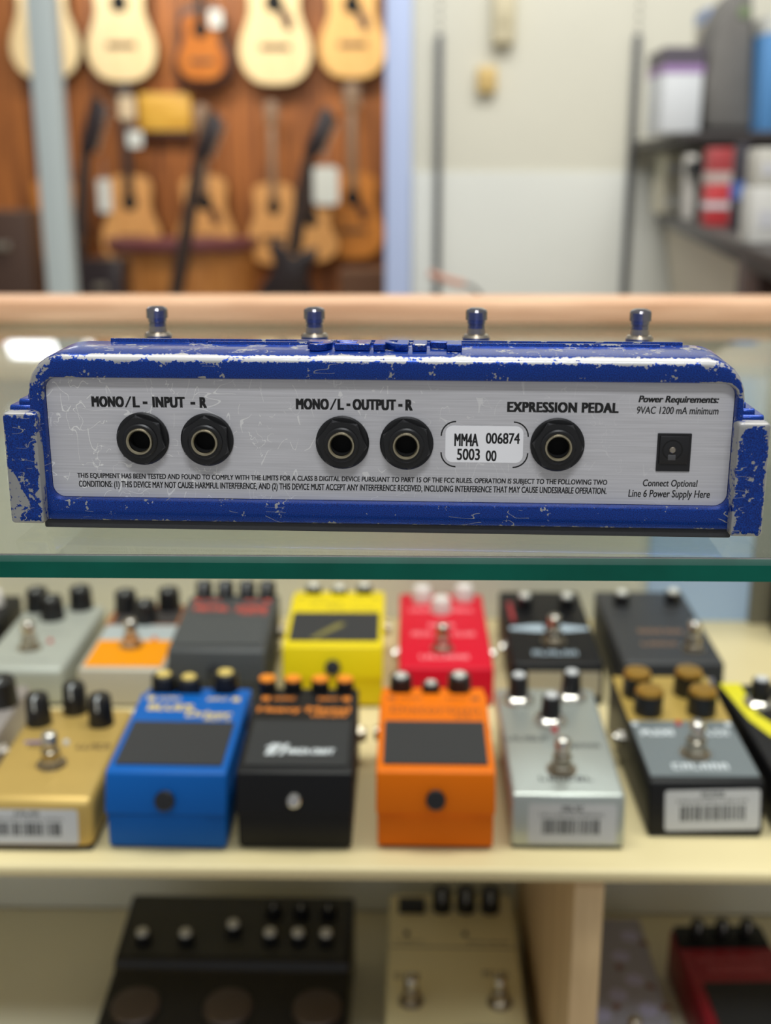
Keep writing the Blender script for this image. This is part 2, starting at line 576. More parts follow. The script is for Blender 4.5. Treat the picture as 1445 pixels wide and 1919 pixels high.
b = MB(1.0); b.box(-5, 3, -1.5, 7, -0.1, 0)
struct(b.build('floor', M_floor))
b = MB(1.0); b.box(-5, 3, 6.42, 6.52, 0, 3.0)
struct(b.build('wall_back', M_guitar_wall))
wall_x0 = P(771, 300, 3.8).x
b = MB(1.0); b.box(wall_x0, 2.2, 3.8, 3.92, 0, 3.0)
struct(b.build('wall_front', M_white_wall))
b = MB(1.0); b.box(-5, 3, 6.395, 6.42, 2.2, 3.0, 0.004)  # out of view, added so the glass top mirrors something light
struct(b.build('unseen_white_band', M_white_wall))
zl = P(950, 322, 3.79).z
b = MB(1.0); b.box(wall_x0 + 0.002, 2.0, 3.788, 3.8, 0, zl, 0.004)
struct(b.build('trim_1', M_white_low))
b = MB(1.0); b.box(2.0, 2.1, 2.2, 3.8, 0, 3.0)
struct(b.build('wall_right', M_white_wall))

# posts of the opening to the guitar room
pr0, pr1 = P(722, 300, 3.75).x, P(771, 300, 3.75).x
b = MB(1.0); b.box(pr0, pr1, 3.72, 3.80, 0, 3.0, 0.006)
tag(b.build('door_post', M_post_blue), 'pale blue white upright post at the edge of the white wall', 'post')
pl0, pl1 = P(72, 270, 3.75).x, P(122, 270, 3.75).x
b = MB(1.0); b.box(pl0, pl1, 3.72, 3.80, 0, 3.0, 0.006)
tag(b.build('door_post', M_post_grey), 'grey metal upright post in front of the guitars', 'post')

for px0, px1, side in ((815, 828, 'nearer the pale blue post'), (1176, 1189, 'nearer the shelves of boxes')):
    t = thing('shelf_standard', 'dark grey slotted shelf standard on the white wall, ' + side, 'shelf bracket rail',
              group='shelf standards on the white wall')
    a0, a1 = P(px0, 300, 3.78), P(px1, 300, 3.78)
    z1 = P(px0, 64, 3.78).z
    b = MB(1.0); b.box(a0.x, a1.x, 3.768, 3.788, 0.55, z1, 0.003)
    b.build('channel', M_strip, t)
    b = MB(1.0)
    xm = (a0.x + a1.x) / 2
    for k in range(34):
        b.box(xm - 0.003, xm + 0.003, 3.7672, 3.7684, 0.6 + k * 0.03, 0.612 + k * 0.03)
    b.build('slot_row', M_hole, t)


def wall_box(name, label, cat, x0, x1, y0, y1, m, m2, d=0.04, Y=3.8):
    t = thing(name, label, cat)
    a, c = P(x0, y1, Y), P(x1, y0, Y)
    b = MB(1.0); b.box(a.x, c.x, Y - d, Y, a.z, c.z, 0.006)
    b.build('housing', m, t)
    b = MB(1.0); b.box(a.x + (c.x - a.x) * .2, c.x - (c.x - a.x) * .2, Y - d - 0.003, Y - d + .001, a.z + (c.z - a.z) * .3, a.z + (c.z - a.z) * .6, 0.001)
    b.build('cover_plate', m2, t)
    return t


wall_box('wall_box', 'large beige wall box high on the white wall', 'wall box', 921, 965, -30, 84,
         mat('beige_box', (206, 196, 164), 0.6), mat('beige_cover', (198, 188, 156), 0.6), 0.05)
wall_box('light_switch', 'small tan switch box below the beige wall box', 'switch', 893, 930, 126, 174,
         mat('tan_box', (214, 186, 122), 0.6), mat('tan_cover', (204, 172, 106), 0.6), 0.04)

# bent tube in front of the white wall
t = thing('bent_rail', 'bent metal tube with copper pink end in front of the white wall', 'rail')
Yb = 2.6
pts = [P(x, y, Yb) for x, y in ((868, 532), (884, 538), (896, 548), (903, 562), (906, 580))]
pts.append(Vector((pts[-1].x, Yb, 0.0)))
MB(1.0).tube(pts, 0.005).build('tube', mat('dull_steel', (120, 118, 116), 0.4, 0.6), t)
MB(1.0).tube([P(x, y, Yb) for x, y in ((803, 512), (830, 521), (850, 528), (870, 533))], 0.008).build('grip', mat('copper_pink', (196, 142, 120), 0.5), t)

# ------------------------------------------------------------------ shelves of boxes at the side wall
M_shelf_dark = mat('dark_laminate_shelf', (52, 46, 44), 0.5)
zu = P(1300, 246, 3.0).z
b = MB(1.0); b.box(P(1232, 240, 3.4).x, 2.0, 3.0, 3.788, zu - 0.025, zu, 0.003)
tag(b.build('wall_shelf', M_shelf_dark), 'dark upper shelf carrying the grey cover and white carton', 'shelf')
pe0 = P(1232, 397, 3.78)
zlow = pe0.z
pe1 = PZ(1470, 488, zlow)
b = MB(1.0); b.prism([(pe0.x, pe0.y), (pe1.x, pe1.y), (2.0, pe1.y), (2.0, pe0.y)], zlow - 0.03, zlow, 'z', 0.003)
lowsh = tag(b.build('wall_shelf', M_shelf_dark), 'dark lower shelf running towards the counter under red and white boxes', 'shelf')
b = MB(1.0)
d_ = Vector((0.10, 0.0, 0))
bm_ = bmesh.new()
pm = pe0.lerp(pe1, .74)
q = [pe0 + Vector((.02, -.03, -.032)), pm + Vector((.03, 0, -.032)), pm + Vector((.12, 0, -zlow)), pe0 + Vector((.16, -.03, -zlow))]  # slanted taupe sheet below the edge of the lower shelf
lo = [bm_.verts.new(p) for p in q]
hi = [bm_.verts.new(p + Vector((.02, 0, 0))) for p in q]
bm_.faces.new(lo); bm_.faces.new(hi[::-1])
for i in range(4):
    bm_.faces.new((lo[i], hi[i], hi[(i + 1) % 4], lo[(i + 1) % 4]))
bmesh.ops.recalc_face_normals(bm_, faces=bm_.faces[:])
b.add(bm_)
tag(b.build('slanted_panel', mat('taupe_panel', (196, 186, 166), 0.7)), 'taupe panel slanting down under the dark lower shelf', 'panel')

# upper shelf goods
Yu = 3.1


def carton(name, label, cat, px, Y, depth, m, group=None, bev=0.004, Z=None):
    """box seen as pixels (x0, x1, y0, y1) at distance Y, standing on its base"""
    x0, x1, y0, y1 = px
    a, c = P(x0, y1, Y), P(x1, y0, Y)
    z0 = a.z if Z is None else Z
    t = thing(name, label, cat, ((a.x + c.x) / 2, Y, z0), group=group)
    w = c.x - a.x
    h = c.z - z0
    MB(1.0).box(-w / 2, w / 2, 0, depth, 0, h, bev).build('box', m, t)
    return t, w, h


M_carton_white = mat('white_carton', (222, 226, 228), 0.55)
t, w, h = carton('printed_carton', 'white carton with a purple band and dark top on the upper shelf', 'box', (1238, 1322, 88, 240), Yu, 0.2, M_carton_white, Z=zu)
MB(1.0).box(-w / 2 - .001, w / 2 + .001, -.001, .2, h * .70, h * .80).build('colour_band', mat('purple_band', (164, 132, 182), 0.5), t)
MB(1.0).box(-w / 2 - .0012, w / 2 + .0012, -.0012, .2, h * .80, h * 1.002).build('lid', mat('dark_violet_lid', (88, 82, 92), 0.5), t)
t, w, h = carton('small_carton', 'pale narrow carton with a blue top behind the white carton', 'box', (1312, 1352, 14, 240), Yu + .25, 0.14, mat('pale_carton', (184, 178, 164), 0.6), Z=zu)
MB(1.0).box(-w / 2 - .001, w / 2 + .001, -.001, .141, h * .90, h * 1.002).build('lid', mat('blue_lid', (140, 158, 196), 0.5), t)
MB(1.0).box(w / 2 - .012, w / 2 + .0012, -.0012, .141, h * .2, h * .88).build('colour_band', mat('tan_band', (160, 140, 108), 0.5), t)
# grey padded cover
t = thing('grey_cover', 'tall rounded grey cover standing on the upper shelf', 'cover', (0, 0, 0))
Yg = Yu - .02
pts = [(1326, 246), (1326, 160), (1333, 100), (1347, 45), (1362, 12), (1380, -20), (1412, -40), (1416, 40), (1414, 246)]
pp = [P(x, y, Yg) for x, y in pts]
for p in pp:
    p.z = max(p.z, zu)
MB(1.0).prism([(p.x, p.z) for p in pp], Yg, Yg + .2, 'y', 0.02, 3).build('shell', mat('grey_fabric', (112, 110, 106), 0.9, noise=(8, 0.12)), t)
a = P(1395, 22, Yg)
MB(1.0).cyl((a.x, Yg + .003, a.z), 0.014, 0.006, 20, 'y').build('round_patch', mat('green_patch', (116, 134, 96), 0.8), t)
t, w, h = carton('blue_carton', 'bright blue carton with a white top beside the grey cover', 'box', (1420, 1478, 30, 246), Yu - .08, 0.2, mat('blue_carton', (86, 144, 200), 0.5), Z=zu)
MB(1.0).box(-w / 2 - .001, w / 2 + .001, -.001, .201, h * .86, h * 1.002).build('lid', mat('white_lid', (206, 208, 202), 0.5), t)


def low_carton(name, label, cat, x0, x1, ytop, ybot, depth, m, group=None):
    p = PZ((x0 + x1) / 2, ybot, zlow)
    return carton(name, label, cat, (x0, x1, ytop, ybot), p.y, depth, m, group, Z=zlow)


t, w, h = low_carton('cream_carton', 'cream carton at the far end of the lower shelf', 'box', 1240, 1284, 330, 401, 0.16, mat('cream_carton', (214, 208, 186), 0.6))
t2 = thing('cream_carton', 'small cream carton on top of the far carton of the lower shelf', 'box', (t.location.x, t.location.y, zlow + h))
MB(1.0).box(-w * .4, w * .45, .01, .14, 0, h * .62, .004).build('box', mat('pale_cream_carton', (206, 202, 176), 0.6), t2)
MB(1.0).box(-w * .3, w * .3, .0085, .011, h * .1, h * .3).build('front_label', M_label, t2)
MB(1.0).box(-w * .4, w * .4, -.0015, .001, h * .2, h * .5).build('front_label', mat('pale_label', (222, 220, 208), 0.6), t)
t, w, h = low_carton('black_spool', 'small black cylinder between cream and red boxes', 'spool', 1282, 1308, 290, 412, 0.05, mat('white_spool_box', (208, 204, 196), 0.6))
MB(1.0).cyl((0, 0.002, h * .80), w * .80, 0.05, 20, 'y').build('reel', M_black, t)
t, w, h = low_carton('red_carton', 'red and white carton standing on the lower shelf', 'box', 1322, 1374, 345, 424, 0.05, mat('red_carton', (206, 62, 66), 0.5))
MB(1.0).box(-w / 2 - .001, w / 2 + .001, -.001, .051, h * .42, h * .58).build('colour_band', M_carton_white, t)
t2 = thing('red_carton', 'red carton with pale base stacked on the red and white carton', 'box', (t.location.x, t.location.y, zlow + h))
MB(1.0).box(-w / 2, w / 2, .002, .05, 0, h * .85, .003).build('box', mat('dull_red_carton', (178, 66, 68), 0.5), t2)
MB(1.0).box(-w / 2 - .001, w / 2 + .001, .001, .051, 0.001, h * .28).build('colour_band', mat('pale_band', (204, 186, 178), 0.5), t2)
t, w, h = low_carton('dark_carton', 'dark blue and black carton between red and white boxes', 'box', 1376, 1410, 268, 432, 0.05, mat('dark_carton', (44, 40, 54), 0.5))
MB(1.0).box(-w / 2 - .001, w / 2 + .001, -.001, .051, h * .36, h * .56).build('colour_band', mat('blue_band', (74, 112, 190), 0.5), t)
t, w, h = low_carton('white_carton', 'large white carton at the near end of the lower shelf', 'box', 1402, 1490, 350, 458, 0.06, mat('white_carton_b', (206, 206, 200), 0.6))
MB(1.0).box(-w * .3, w * .3, -.0015, .001, h * .3, h * .6).build('front_label', M_label, t)
t2 = thing('white_carton', 'white carton stacked on the large carton at the shelf end', 'box', (t.location.x, t.location.y, zlow + h))
MB(1.0).box(-w / 2 + .004, w / 2, .002, .06, 0, h * .66, .004).build('box', mat('offwhite_carton', (196, 194, 184), 0.6), t2)
MB(1.0).box(-w * .3, w * .3, .0005, .003, h * .2, h * .4).build('front_label', M_label, t2)
t = thing('brown_cabinet', 'dark brown cabinet under the near end of the lower shelf', 'cabinet', (P(1424, 520, 1.68).x, 1.68, 0))
MB(1.0).box(0, .5, 0, .12, 0, P(1430, 494, 1.68).z, .005).build('body', mat('brown_cabinet', (62, 40, 34), 0.5), t)
MB(1.0).box(.03, .47, -.012, 0, .05, P(1430, 494, 1.68).z - .05, .003).build('door', mat('brown_door', (70, 46, 38), 0.5), t)


# ------------------------------------------------------------------ guitars
GW = [(0, 0), (.004, .07), (.018, .115), (.05, .158), (.10, .187), (.155, .195), (.21, .182), (.26, .156), (.305, .138), (.34, .133),
      (.385, .138), (.43, .145), (.465, .138), (.488, .112), (.500, .06), (.503, 0)]


def guitar_outline(sx, sz):
    r = [(w * sx, z * sz) for z, w in GW]
    return r + [(-x, z) for x, z in r[-2:0:-1]]


def acoustic(label, px, ybot, wpx, top, neck=M_neck_d, sz=1.0, pick=False, tilt=0.0, cutaway=False, neck_len=0.36, group='acoustic guitars on the wooden wall', bridge=True, rim=.985, Y=6.30):
    base = P(px, ybot, Y)
    s = (P(px + wpx / 2, ybot, Y).x - P(px - wpx / 2, ybot, Y).x) / 0.39
    t = thing('acoustic_guitar', label, 'guitar', base, 0, group)
    t.rotation_euler = (0, tilt, 0)
    ol = guitar_outline(s, s * sz)
    MB(1.0).prism(ol, 0.006, 0.105, 'y', 0.004).build('body', M_mahog, t)
    MB(1.0).prism([(x * rim, z * (rim + .005) + (1 - rim) * .2) for x, z in ol], 0.0, 0.008, 'y', 0.002, 1).build('soundboard', top, t)
    zh = 0.355 * s * sz
    MB(1.0).cyl((0, .0005, zh), 0.049 * s, 0.004, 30, 'y').build('soundhole', M_hole, t)
    if bridge:
        MB(1.0).box(-.08 * s, .08 * s, -.008, .001, .155 * s * sz, .18 * s * sz, .003).build('bridge', M_bridge, t)
    if pick:
        MB(1.0).prism([(.02 * s, zh - .05 * s), (.055 * s, zh - .02 * s), (.085 * s, zh - .06 * s), (.10 * s, zh - .13 * s), (.055 * s, zh - .135 * s)], -.0025, .001, 'y').build('pickguard', M_pickguard, t)
    zb = 0.40 * s * sz
    zt = 0.503 * s * sz + neck_len * s
    MB(1.0).prism([(-.028 * s, zb), (.028 * s, zb), (.022 * s, zt), (-.022 * s, zt)], -.012, .02, 'y', .002).build('neck', neck, t)
    hd = MB(1.0).prism([(-.022 * s, zt), (.022 * s, zt), (.036 * s, zt + .05 * s), (.038 * s, zt + .16 * s), (0, zt + .175 * s), (-.038 * s, zt + .16 * s), (-.036 * s, zt + .05 * s)],
                       -.004, .014, 'y', .002).build('headstock', neck, t)
    for k in range(3):
        for sx in (-1, 1):
            MB(1.0).cyl((sx * .045 * s, .008, zt + (.05 + .045 * k) * s), .009 * s, .014 * s, 10, 'y').build('tuning_peg', M_nickel, hd)
    return t, s


acoustic('pale acoustic guitar hanging behind the grey post, top row', 88, 150, 132, M_spruce, sz=1.14)
acoustic('pale acoustic guitar with dark soundhole hanging next to the grey post, top row', 231, 154, 132, M_spruce, sz=1.14)
acoustic('small orange sunburst guitar with dark rim hanging in the top row', 380, 166, 112, M_burst, sz=1.0, rim=.80)
acoustic('pale acoustic guitar with pickguard hanging right of the sunburst one', 517, 160, 138, M_spruce, sz=1.14, pick=True)
acoustic('warm toned acoustic guitar hanging against the pale blue post, top row', 661, 148, 128, M_spruce_warm, sz=1.1, pick=True)
acoustic('honey acoustic guitar low on the wall above the curved desk, white tag', 250, 502, 116, M_spruce_mid, sz=1.12, neck=M_neck_d)
acoustic('honey acoustic guitar low on the wall behind a dark leaning neck', 388, 502, 116, M_spruce_mid, sz=1.12, neck=M_neck_w, pick=True, neck_len=.24)
acoustic('slim honey acoustic guitar low on the wall with pale neck', 516, 498, 104, M_spruce_mid, sz=1.12, neck=M_neck_w)
acoustic('amber acoustic guitar low on the wall beside the pale blue post', 662, 486, 120, M_amber, sz=1.02, neck=M_neck_w, pick=True, neck_len=.33)
acoustic('amber acoustic guitar low on the wall behind the grey post', 112, 492, 116, M_amber, sz=1.02, neck=M_neck_d)
acoustic('tan acoustic guitar low on the wall behind a dark body', 585, 492, 100, M_spruce_mid, sz=0.85, neck=M_neck_d, neck_len=.1, bridge=False, Y=6.18)

# dark electric guitars on stands in front of the wall
b = MB(1.0); b.box(-2.0, 0.15, 5.0, 5.52, 0, 0.12, 0.01)
tag(b.build('display_platform', mat('dark_carpet', (52, 44, 38), 0.95, noise=(30, 0.2))), 'low dark carpeted platform in front of the guitar wall', 'platform')


def electric(label, head, mid, body, bw):
    Y = 5.3
    ph, pm, pb = P(*head, Y), P(*mid, Y), P(*body, Y)
    t = thing('electric_guitar', label, 'guitar', (pb.x, Y, pb.z), 0, 'dark electric guitars on floor stands')
    o = Vector((pb.x, Y, pb.z))
    u = ph - o
    m1 = pm - o
    MB(1.0).tube([m1 * .0, m1 * .5, m1], [.034, .032, .026], 10).build('neck', M_neck_d, t)
    dirn = (u - m1).normalized()
    side = Vector((dirn.z, 0, -dirn.x))
    e = u
    pts = [m1 + side * .024, m1 + side * .045 + dirn * .05, e + side * .04, e - side * .02 + dirn * .03, e - side * .038, m1 - side * .03 + dirn * .04, m1 - side * .024]
    h = MB(1.0).prism([(p.x, p.z) for p in pts], -.02, .0, 'y', .003).build('headstock', M_egbody, t)
    for k in range(6):
        p = m1 + (e - m1) * (.2 + .14 * k) + side * .05
        MB(1.0).cyl((p.x, -.006, p.z), .009, .012, 8, 'y').build('tuning_peg', M_nickel, h)
    ol = [(.0, -.02), (.06, .03), (.12, .06), (.13, .0), (.10, -.06), (.10, -.12), (.15, -.20), (.16, -.28), (.11, -.36), (0, -.385),
          (-.11, -.36), (-.16, -.28), (-.15, -.20), (-.10, -.12), (-.10, -.06), (-.14, .02), (-.12, .07), (-.06, .03)]
    d = m1.normalized()
    s2 = Vector((d.z, 0, -d.x))
    q = [s2 * (x * bw) + d * (z * bw) for x, z in ol]
    MB(1.0).prism([(p.x, p.z) for p in q], -.01, .035, 'y', .006).build('body', M_egbody, t)
    low = min(p.z for p in q)
    f = MB(1.0)
    zf = 0.131 - pb.z
    f.tube([(-.12, -.03, zf), (0, .05, low + .25)], .009)
    f.tube([(.12, -.03, zf), (0, .05, low + .25)], .009)
    f.tube([(0, .2, zf), (0, .05, low + .25)], .009)
    f.tube([(-.09, -.03, low - .012), (.09, -.03, low - .012)], .01)
    f.tube([(-.09, -.03, low - .012), (-.1, -.03, zf)], .008)
    f.tube([(.09, -.03, low - .012), (.1, -.03, zf)], .008)
    st = f.build('guitar_stand', M_black)
    st.location = (pb.x, Y, pb.z)
    tag(st, 'black tubular stand under the ' + label.replace('electric ', ''), 'stand')


electric('dark electric guitar leaning beside the grey post', (186, 195), (160, 290), (141, 575), 0.75)
electric('dark electric guitar whose long neck crosses the curved desk', (404, 222), (372, 300), (324, 590), 0.75)
electric('dark electric guitar with a slanted headstock near the big white tag', (616, 215), (578, 295), (550, 476), 0.82)

# curved desk in front of the guitar wall
t = thing('curved_desk', 'curved wooden desk with a plum coloured top below the guitars', 'desk', (P(340, 470, 5.95).x, 5.95, 0))
zt = P(340, 452, 5.65).z
w = (P(482, 450, 5.65).x - P(190, 450, 5.65).x) / 2
arc = [(w * math.sin(R(a)) * 1.0, -0.30 * math.cos(R(a))) for a in range(-90, 91, 10)]
MB(1.0).prism(arc + [(w, .2), (-w, .2)], zt - .05, zt, 'z', .006).build('desk_top', mat('plum_top', (112, 62, 66), 0.4), t)
MB(1.0).prism([(x * .93, y * .88) for x, y in arc] + [(w * .93, .19), (-w * .93, .19)], 0, zt - .05, 'z').build('front_panel', wood('desk_oak', (170, 106, 46), (206, 140, 72), (8, 8, 1), 4, .5), t)


t = thing('assumed_lamp', 'assumed bright white lamp out of view in front of the guitar wall, mirrored in the glass', 'lamp', (P(30, -60, 5.6).x, 5.6, 1.88))  # no lamp in view here: assumed from the bright reflection in the glass
ml = mat('assumed_lamp_cover', (245, 248, 255), 0.5)
ml.node_tree.nodes['Principled BSDF'].inputs['Emission Color'].default_value = (.92, .96, 1, 1)
ml.node_tree.nodes['Principled BSDF'].inputs['Emission Strength'].default_value = 3.5
MB(1.0).box(-.20, .20, -.06, .06, 0, .40, .03, 3).build('assumed_lit_cover', ml, t)
MB(1.0).box(-.21, .21, -.07, .07, .40, .44, .01).build('housing', M_post_grey, t)
MB(1.0).tube([(0, 0, .43), (0, 0, 1.12)], .006, 8).build('cord', M_black, t)


def swing_tag(label, x0, x1, y0, y1, Y, m, rot=0):
    a, c = P(x0, y1, Y), P(x1, y0, Y)
    t = thing('swing_tag', label, 'price tag', ((a.x + c.x) / 2, Y, a.z), group='white tags hung on the guitars')
    w, h = (c.x - a.x) / 2, c.z - a.z
    MB(1.0).prism(rrect(-w, w, 0, h, w * .35, 1, 1, 4), -.002, 0, 'y').build('card', m, t)
    MB(1.0).tube([(0, -.003, h - .004), (.004, .0, h + .05), (0, .01, h + .1)], .0012, 6).build('string', M_label, t)


M_tag = mat('white_card', (216, 220, 214), 0.6)
swing_tag('big white tag on the amber guitar beside the pale blue post', 588, 634, 312, 384, 6.16, M_tag)
swing_tag('small white tag left of the low honey guitar above the desk', 186, 206, 335, 398, 6.285, M_tag)
swing_tag('tiny white tag hung on the neck of the low honey guitar', 240, 266, 245, 276, 6.285, M_tag)
swing_tag('pale tag hung at the headstock of the low honey guitar', 224, 252, 180, 224, 6.285, mat('cream_card', (212, 190, 156), 0.6))
swing_tag('white tag hung on the orange sunburst guitar', 392, 416, 18, 52, 6.285, M_tag)

# yellow board on the wall
t = thing('wall_plaque', 'yellow wooden board with dark lower rim on the guitar wall', 'plaque')
a, c = P(266, 250, 6.42), P(360, 176, 6.42)
MB(1.0).box(a.x, c.x, 6.36, 6.42, a.z, c.z, .008).build('board', wood('yellow_board', (204, 150, 48), (232, 184, 76), (2, 2, 12), 4, .4), t)
MB(1.0).box(a.x, c.x, 6.345, 6.42, a.z - .02, a.z + .012, .004).build('lower_rim', M_mahog, t)

# small amplifiers at the foot of the guitar wall
for lab, x0, x1, y0, m_, Y in (('black case standing behind the grey post beside the curved desk', 150, 226, 486, M_egbody, 5.05),
                               ('brown amplifier with a round speaker beside the pale blue post', 636, 726, 506, mat('brown_tolex', (100, 66, 42), 0.7), 5.05),
                               ('dark cabinet at the far end behind the grey post', -40, 52, 395, mat('dark_cabinet', (74, 52, 40), 0.6), 5.2)):
    a, c = P(x0, 560, Y), P(x1, y0, Y)
    t = thing('amplifier' if 'ampl' in lab else ('instrument_case' if 'case' in lab else 'floor_cabinet'), lab, 'amplifier' if 'ampl' in lab else ('case' if 'case' in lab else 'cabinet'),
              ((a.x + c.x) / 2, Y, 0.12))
    w, h = (c.x - a.x) / 2, c.z - 0.12
    MB(1.0).box(-w, w, 0, .19, 0, h, .012).build('body', m_, t)
    if 'ampl' in lab:
        MB(1.0).cyl((w * .35, .002, h * .55), w * .5, .006, 28, 'y').build('speaker_cone', M_black, t)
    else:
        MB(1.0).box(-w * .3, w * .3, -.012, .0, h * .80, h * .84, .003).build('handle', M_nickel, t)

# ------------------------------------------------------------------ the display case
XL, XR = -0.75, 0.75
YF, YR = 0.349, 0.972
case = thing('display_case', 'cream display case with a beige back under the glass counter top', 'display case')
MB(1.0).box(XL, XR, 0.64, 1.04, 0.0, ZD - 0.02).build('plinth', M_cream, case)
MB(1.0).box(XL, XR, 1.022, 1.034, ZD - 0.02, ZG - .0005).build('back_panel', M_case_back, case)
MB(1.0).box(XL, XL + .015, YF + .01, 1.022, 0, ZG - .0075).build('side_panel', M_cream, case)
MB(1.0).box(XR - .015, XR, YF + .01, 1.022, 0, ZG - .0075).build('side_panel', M_cream, case)
MB(1.0).box(XL + .015, XR - .015, 0.922, 0.928, ZD, Zs - .008).build('lower_back_panel', M_case_back_low, case)
xb0, xb1, xb2 = 0.222, 0.314, 0.334
MB(1.0).box(xb0, xb1, 1.016, 1.022, Zs, ZG - .05).build('sliding_door', M_case_blue, case)
MB(1.0).box(xb1, xb2, 1.008, 1.022, Zs, ZG - .0075).build('post', M_case_post, case)

b = MB(1.0); b.box(XL, XR, YR + .001, 1.034, ZG, ZG + .019, .003)
tag(b.build('counter_rail', M_rail), 'light oak rail along the back edge of the glass counter', 'rail')

bm = bmesh.new()
bmesh.ops.create_cube(bm, size=1)
T, CH = 0.0072, 0.0019
for v in bm.verts:
    v.co = Vector((v.co.x * (XR - XL), YF + (v.co.y + .5) * (YR - YF), ZG - T + (v.co.z + .5) * T))
e = [e for e in bm.edges if all(abs(v.co.y - YF) < 1e-5 and abs(v.co.z - ZG) < 1e-5 for v in e.verts)]
bmesh.ops.bevel(bm, geom=e, offset=CH, segments=1, affect='EDGES')
e = [e for e in bm.edges if all(abs(v.co.z - ZG) < 1e-5 and abs(v.co.y - YF - CH) < 1e-5 for v in e.verts)]
bmesh.ops.bevel(bm, geom=e, offset=.0004, segments=1, affect='EDGES')
bm.normal_update()
for f in bm.faces:
    n = f.normal
    f.material_index = 0 if abs(n.z) > .98 else (1 if abs(n.z) < .02 else (2 if n.z < .8 else 3))
gb = MB(1.0); gb.bm = bm
glass = gb.build('glass_top', [M_glass, M_glass_edge, M_glass_chamfer, M_glass_line])
tag(glass, 'clear glass counter top with a dark green ground edge', 'glass sheet')

b = MB(1.0); b.box(XL + .016, XR - .016, 0.606, 1.0215, Zs - .009, Zs, .0038, 4)
tag(b.build('display_shelf', M_cream), 'cream laminate shelf carrying two rows of effect pedals', 'shelf')
b = MB(1.0); b.box(XL + .016, XR - .016, 0.64, 0.9215, ZD - .02, ZD, .002)
tag(b.build('lower_deck', M_deck), 'dim grey beige lower shelf under the cream shelf', 'shelf')
xp0, xp1 = 0.1015, 0.1195
b = MB(1.0); b.box(xp0, xp1, .612, .9215, ZD + .0002, Zs - .0092, .0015)
tag(b.build('shelf_divider', M_divider), 'pale wood upright divider under the cream shelf', 'divider')


# ------------------------------------------------------------------ the big blue pedal on the glass
BIG = thing('blue_effect_pedal', 'wide scuffed blue four switch effect pedal on the glass top, jack panel showing', 'effect pedal',
            (-0.0073, 0.370, ZG), R(-2.15))


def attr(o, fn):
    a = o.data.attributes.new('wear', 'FLOAT', 'POINT')
    for i, v in enumerate(o.data.vertices):
        a.data[i].value = fn(v.co * 1000)


def loft(loops, close=False):
    bm = bmesh.new()
    rings = [[bm.verts.new(p) for p in lp] for lp in loops]
    n = len(rings[0])
    for A, B in zip(rings, rings[1:]):
        for k in range(n):
            bm.faces.new((A[k], A[(k + 1) % n], B[(k + 1) % n], B[k]))
    return bm, rings


NX, NZ, NC = 70, 12, 6


def loop(y, x0, x1, z0, z1, r):
    return [(x, y, z) for x, z in rrect(x0, x1, z0, z1, r, NX, NZ, NC)]


def top_z(y):
    # flat behind the jacks, then falling away towards the player
    return 60.6 if y <= 26 else 60.6 - (y - 26) * 0.165


XB0, XB1 = -115.4, 114.0
rt_ = 12.5
loops = [
    loop(3.2, -110.3, 111.3, 11.9, 51.9, 4.2),
    loop(1.0, -110.6, 111.6, 11.7, 52.2, 4.5),
    loop(0.25, -111.0, 112.0, 11.3, 52.5, 4.9),
    loop(0.0, -111.6, 112.6, 10.6, 53.0, 5.4),
    loop(0.0, -112.3, 113.0, 8.0, 55.6, (9.0, 9.0, 3, 3)),
    loop(0.0, -113.6, 113.4, 5.4, 57.4, (10.6, 10.6, 2, 2)),
    loop(0.35, XB0 + .6, XB1 - .5, 4.8, 58.7, (11.6, 11.6, 1.4, 1.4)),
    loop(1.3, XB0 + .1, XB1 - .1, 4.4, 59.5, (12.2, 12.2, 1.0, 1.0)),
    loop(3.0, XB0, XB1, 4.3, 60.1, (12.4, 12.4, .8, .8)),
    loop(26, XB0, XB1, 4.3, 60.8, (12.5, 12.5, .8, .8)),
    loop(27, XB0, XB1, 4.3, 60.6, (12.5, 12.5, .8, .8)),
    loop(60, XB0, XB1, 4.3, top_z(60), (12.0, 12.0, .8, .8)),
    loop(100, XB0, XB1, 4.3, top_z(100), (12.0, 12.0, .8, .8)),
    loop(140, XB0, XB1, 4.3, top_z(140), (10.0, 10.0, .8, .8)),
    loop(148, XB0 + 1, XB1 - 1, 4.3, 37.0, (8.0, 8.0, .8, .8)),
    loop(150, XB0 + 3, XB1 - 3, 6.0, 30.0, (6.0, 6.0, .8, .8)),
]
bm, rings = loft(loops)
bm.faces.new(rings[-1])
bmesh.ops.recalc_face_normals(bm, faces=bm.faces[:])
h = MB(0.001); h.add(bm)
housing = h.build('housing', M_blue, BIG, 40)


def wear_h(c):
    y, z = c.y, c.z
    w = 0.36
    if 57.9 < z < 60.0 and y < 1.6:
        w = 1.08
    elif 57 < z <= 57.9 and y < .3:
        w = 0.5
    elif z >= 60 and 2 < y < 3.5:
        w = 0.4
    if y < 1.6 and z > 45 and abs(c.x) > 110:
        w = max(w, .62)
    if 0.2 < y < 1.8 and z > 50 and abs(c.x) > 98:
        w = 1.0 if c.x > 0 else .85
    if 25 < y < 28 and z > 58:
        w = .6
    if z < 5.2 and y < .9:
        w = .62
    return w if y < 30 else .2


attr(housing, wear_h)

# raised rib and letters along the rear edge of the top
r_ = MB(0.001)
for y0, y1, hh in ((20.6, 22.4, 1.0), (24.2, 26.0, 1.3)):
    r_.prism([(y0, 60.3), (y0 + .4, 60.6 + hh), (y1 - .4, 60.6 + hh), (y1, 60.3)], -94 if y0 > 24 else -60, 98 if y0 > 24 else 90, 'x')
rib = r_.build('top_rib', M_blue, BIG)
attr(rib, lambda c: .55 if c.z > 60.8 else 0.1)
